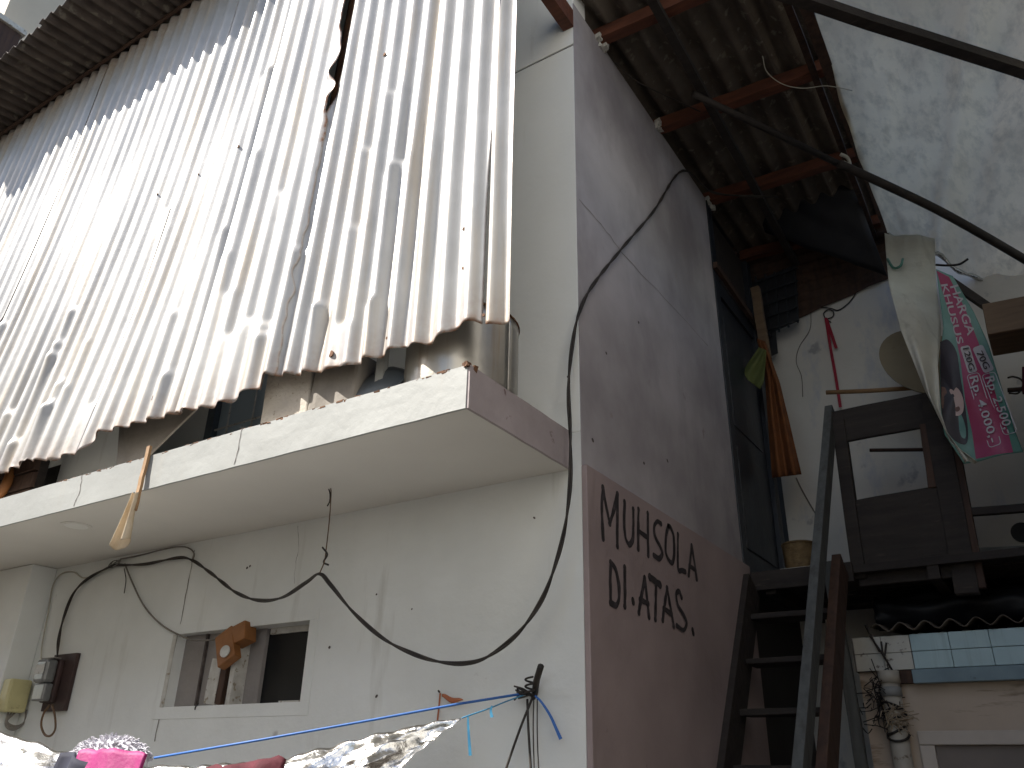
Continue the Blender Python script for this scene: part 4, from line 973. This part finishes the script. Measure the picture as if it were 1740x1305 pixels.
o = MB().grid(bun, 40, 10).build('landing_shade', 'flat_black', smooth=True, solid=.004); tag(o, 'black sheet standing in for the shade between the kiosk roof and the landing', 'shade sheet')  # the void is only shaded; black sheet added to darken it
# down pipe
dp = thing('down_pipe', 'dirty cream down pipe wrapped with straw and cord at the kiosk corner', 'pipe')
pb = HY(1510, 1140, YK - .03); X0 = pb.x
MB().tube([(X0, YK - .06, 0.0), (X0, YK - .06, 1.0), (X0, YK - .06, 2.13)], .05, 18).build('pipe', 'pvc_pipe', dp, smooth=True)
MB().tube([(X0, YK - .06, 2.07), (X0, YK - .06, 2.135)], .058, 18).build('collar', 'pvc_pipe', dp, smooth=True)
MB().tube([(X0, YK - .06, 2.0), (X0, YK - .06, 2.05)], .056, 18).build('collar', 'grey_pipe', dp, smooth=True)
mb = MB()
for k in range(5): mb.tube([(X0 + .056 * math.cos(t * .45), YK - .06 + .056 * math.sin(t * .45), 1.80 + .035 * k + .03 * math.sin(t * .45 + k)) for t in range(15)], .007, 5)
mb.build('cord_wrap', 'cable_black', dp, smooth=True)
mb = MB()
for k in range(60):
    a = Vector((X0 + rd.uniform(-.05, .03), YK - .115 + rd.uniform(-.02, .02), 1.88 + rd.uniform(-.05, .05))); b = a + Vector((rd.uniform(-.02, .12), rd.uniform(-.03, .01), rd.uniform(-.06, .05)))
    mb.tube([a, a.lerp(b, .5) + Vector((0, 0, .01)), b], .0026, 4)
o = mb.build('straw_tuft', 'pale_wood', dp); o['kind'] = 'stuff'
mb = MB()
for k in range(90):
    a = Vector((X0 - .06 + rd.gauss(0, .035), YK - .06 + rd.gauss(0, .03), 1.98 + rd.gauss(0, .07))); b = a + Vector((rd.gauss(0, .05), rd.gauss(0, .04), rd.gauss(0, .05)))
    mb.tube(spline([a, a.lerp(b, .5) + Vector((rd.gauss(0, .02), 0, rd.gauss(0, .02))), b], 3), .0028, 4)
o = mb.build('wire_tangle', 'cable_black', dp); o['kind'] = 'stuff'
tw = thing('dry_twig', 'black forked dry twig leaning on the kiosk fascia', 'twig')
for pts in (((1478, 1080), (1500, 1112), (1520, 1145)), ((1500, 1112), (1497, 1090)), ((1503, 1115), (1506, 1092)), ((1470, 1062), (1495, 1108))):
    MB().tube([HY(x, y, YK - .05) for x, y in pts], .006, 5).build('branch', 'cable_black', tw)

# ------------------------------------------------------------------ neighbours, the unseen ones added for bounce and shade
nb = thing('alley_shade_wall', 'unseen dark wall added across the alley to limit bounce light', 'wall')
MB().box(2.0, 2.18, -1.4, 3.29, 0, 4.4).build('boards', 'dark_wood', nb)  # added out of view, kept dark so it bounces little light
bh = thing('bounce_house', 'unseen pale house added beside the lane to bounce sunlight', 'house')
MB().box(2.7, 9, -9, -1.5, 0, 7.6).build('wall', 'bounce_plaster', bh)  # added out of view; its sunlit face brightens the upper wall
MB().box(2.6, 9.2, -9.2, -1.4, 7.6, 7.75).build('roof', 'old_roof', bh)
oh = thing('shade_house', 'unseen plain house added across the lane to block sky and shade the ground', 'house')
MB().box(-14, -.6, -12, -6.2, 0, 6.8).build('wall', 'beige_plaster', oh)  # added out of view; height set to cut sky and ground light
MB().box(-14.3, -.3, -12.3, -5.9, 6.8, 6.95).build('roof', 'old_roof', oh)
tow = thing('beige_neighbour_house', 'beige neighbouring house rising above the dark roof eave', 'house')
MB().box(-13, -6.98, -.6, 5, 0, 11.5).build('wall', 'beige_plaster', tow)
a = HX(40, 52, -6.6)
MB().box(-6.979, -6.6, a.y - 1.3, a.y, a.z - .75, a.z - .07).build('wooden_hood', 'brown_wood', tow, bevel=.01)
MB().box(-6.979, -6.57, a.y - 1.33, a.y + .03, a.z - .069, a.z).build('hood_cap', 'old_white', tow, bevel=.005)
MB().box(-13.3, -6.7, -1.1, 5.2, 11.5, 11.7).build('eave', 'grey_plaster', tow)
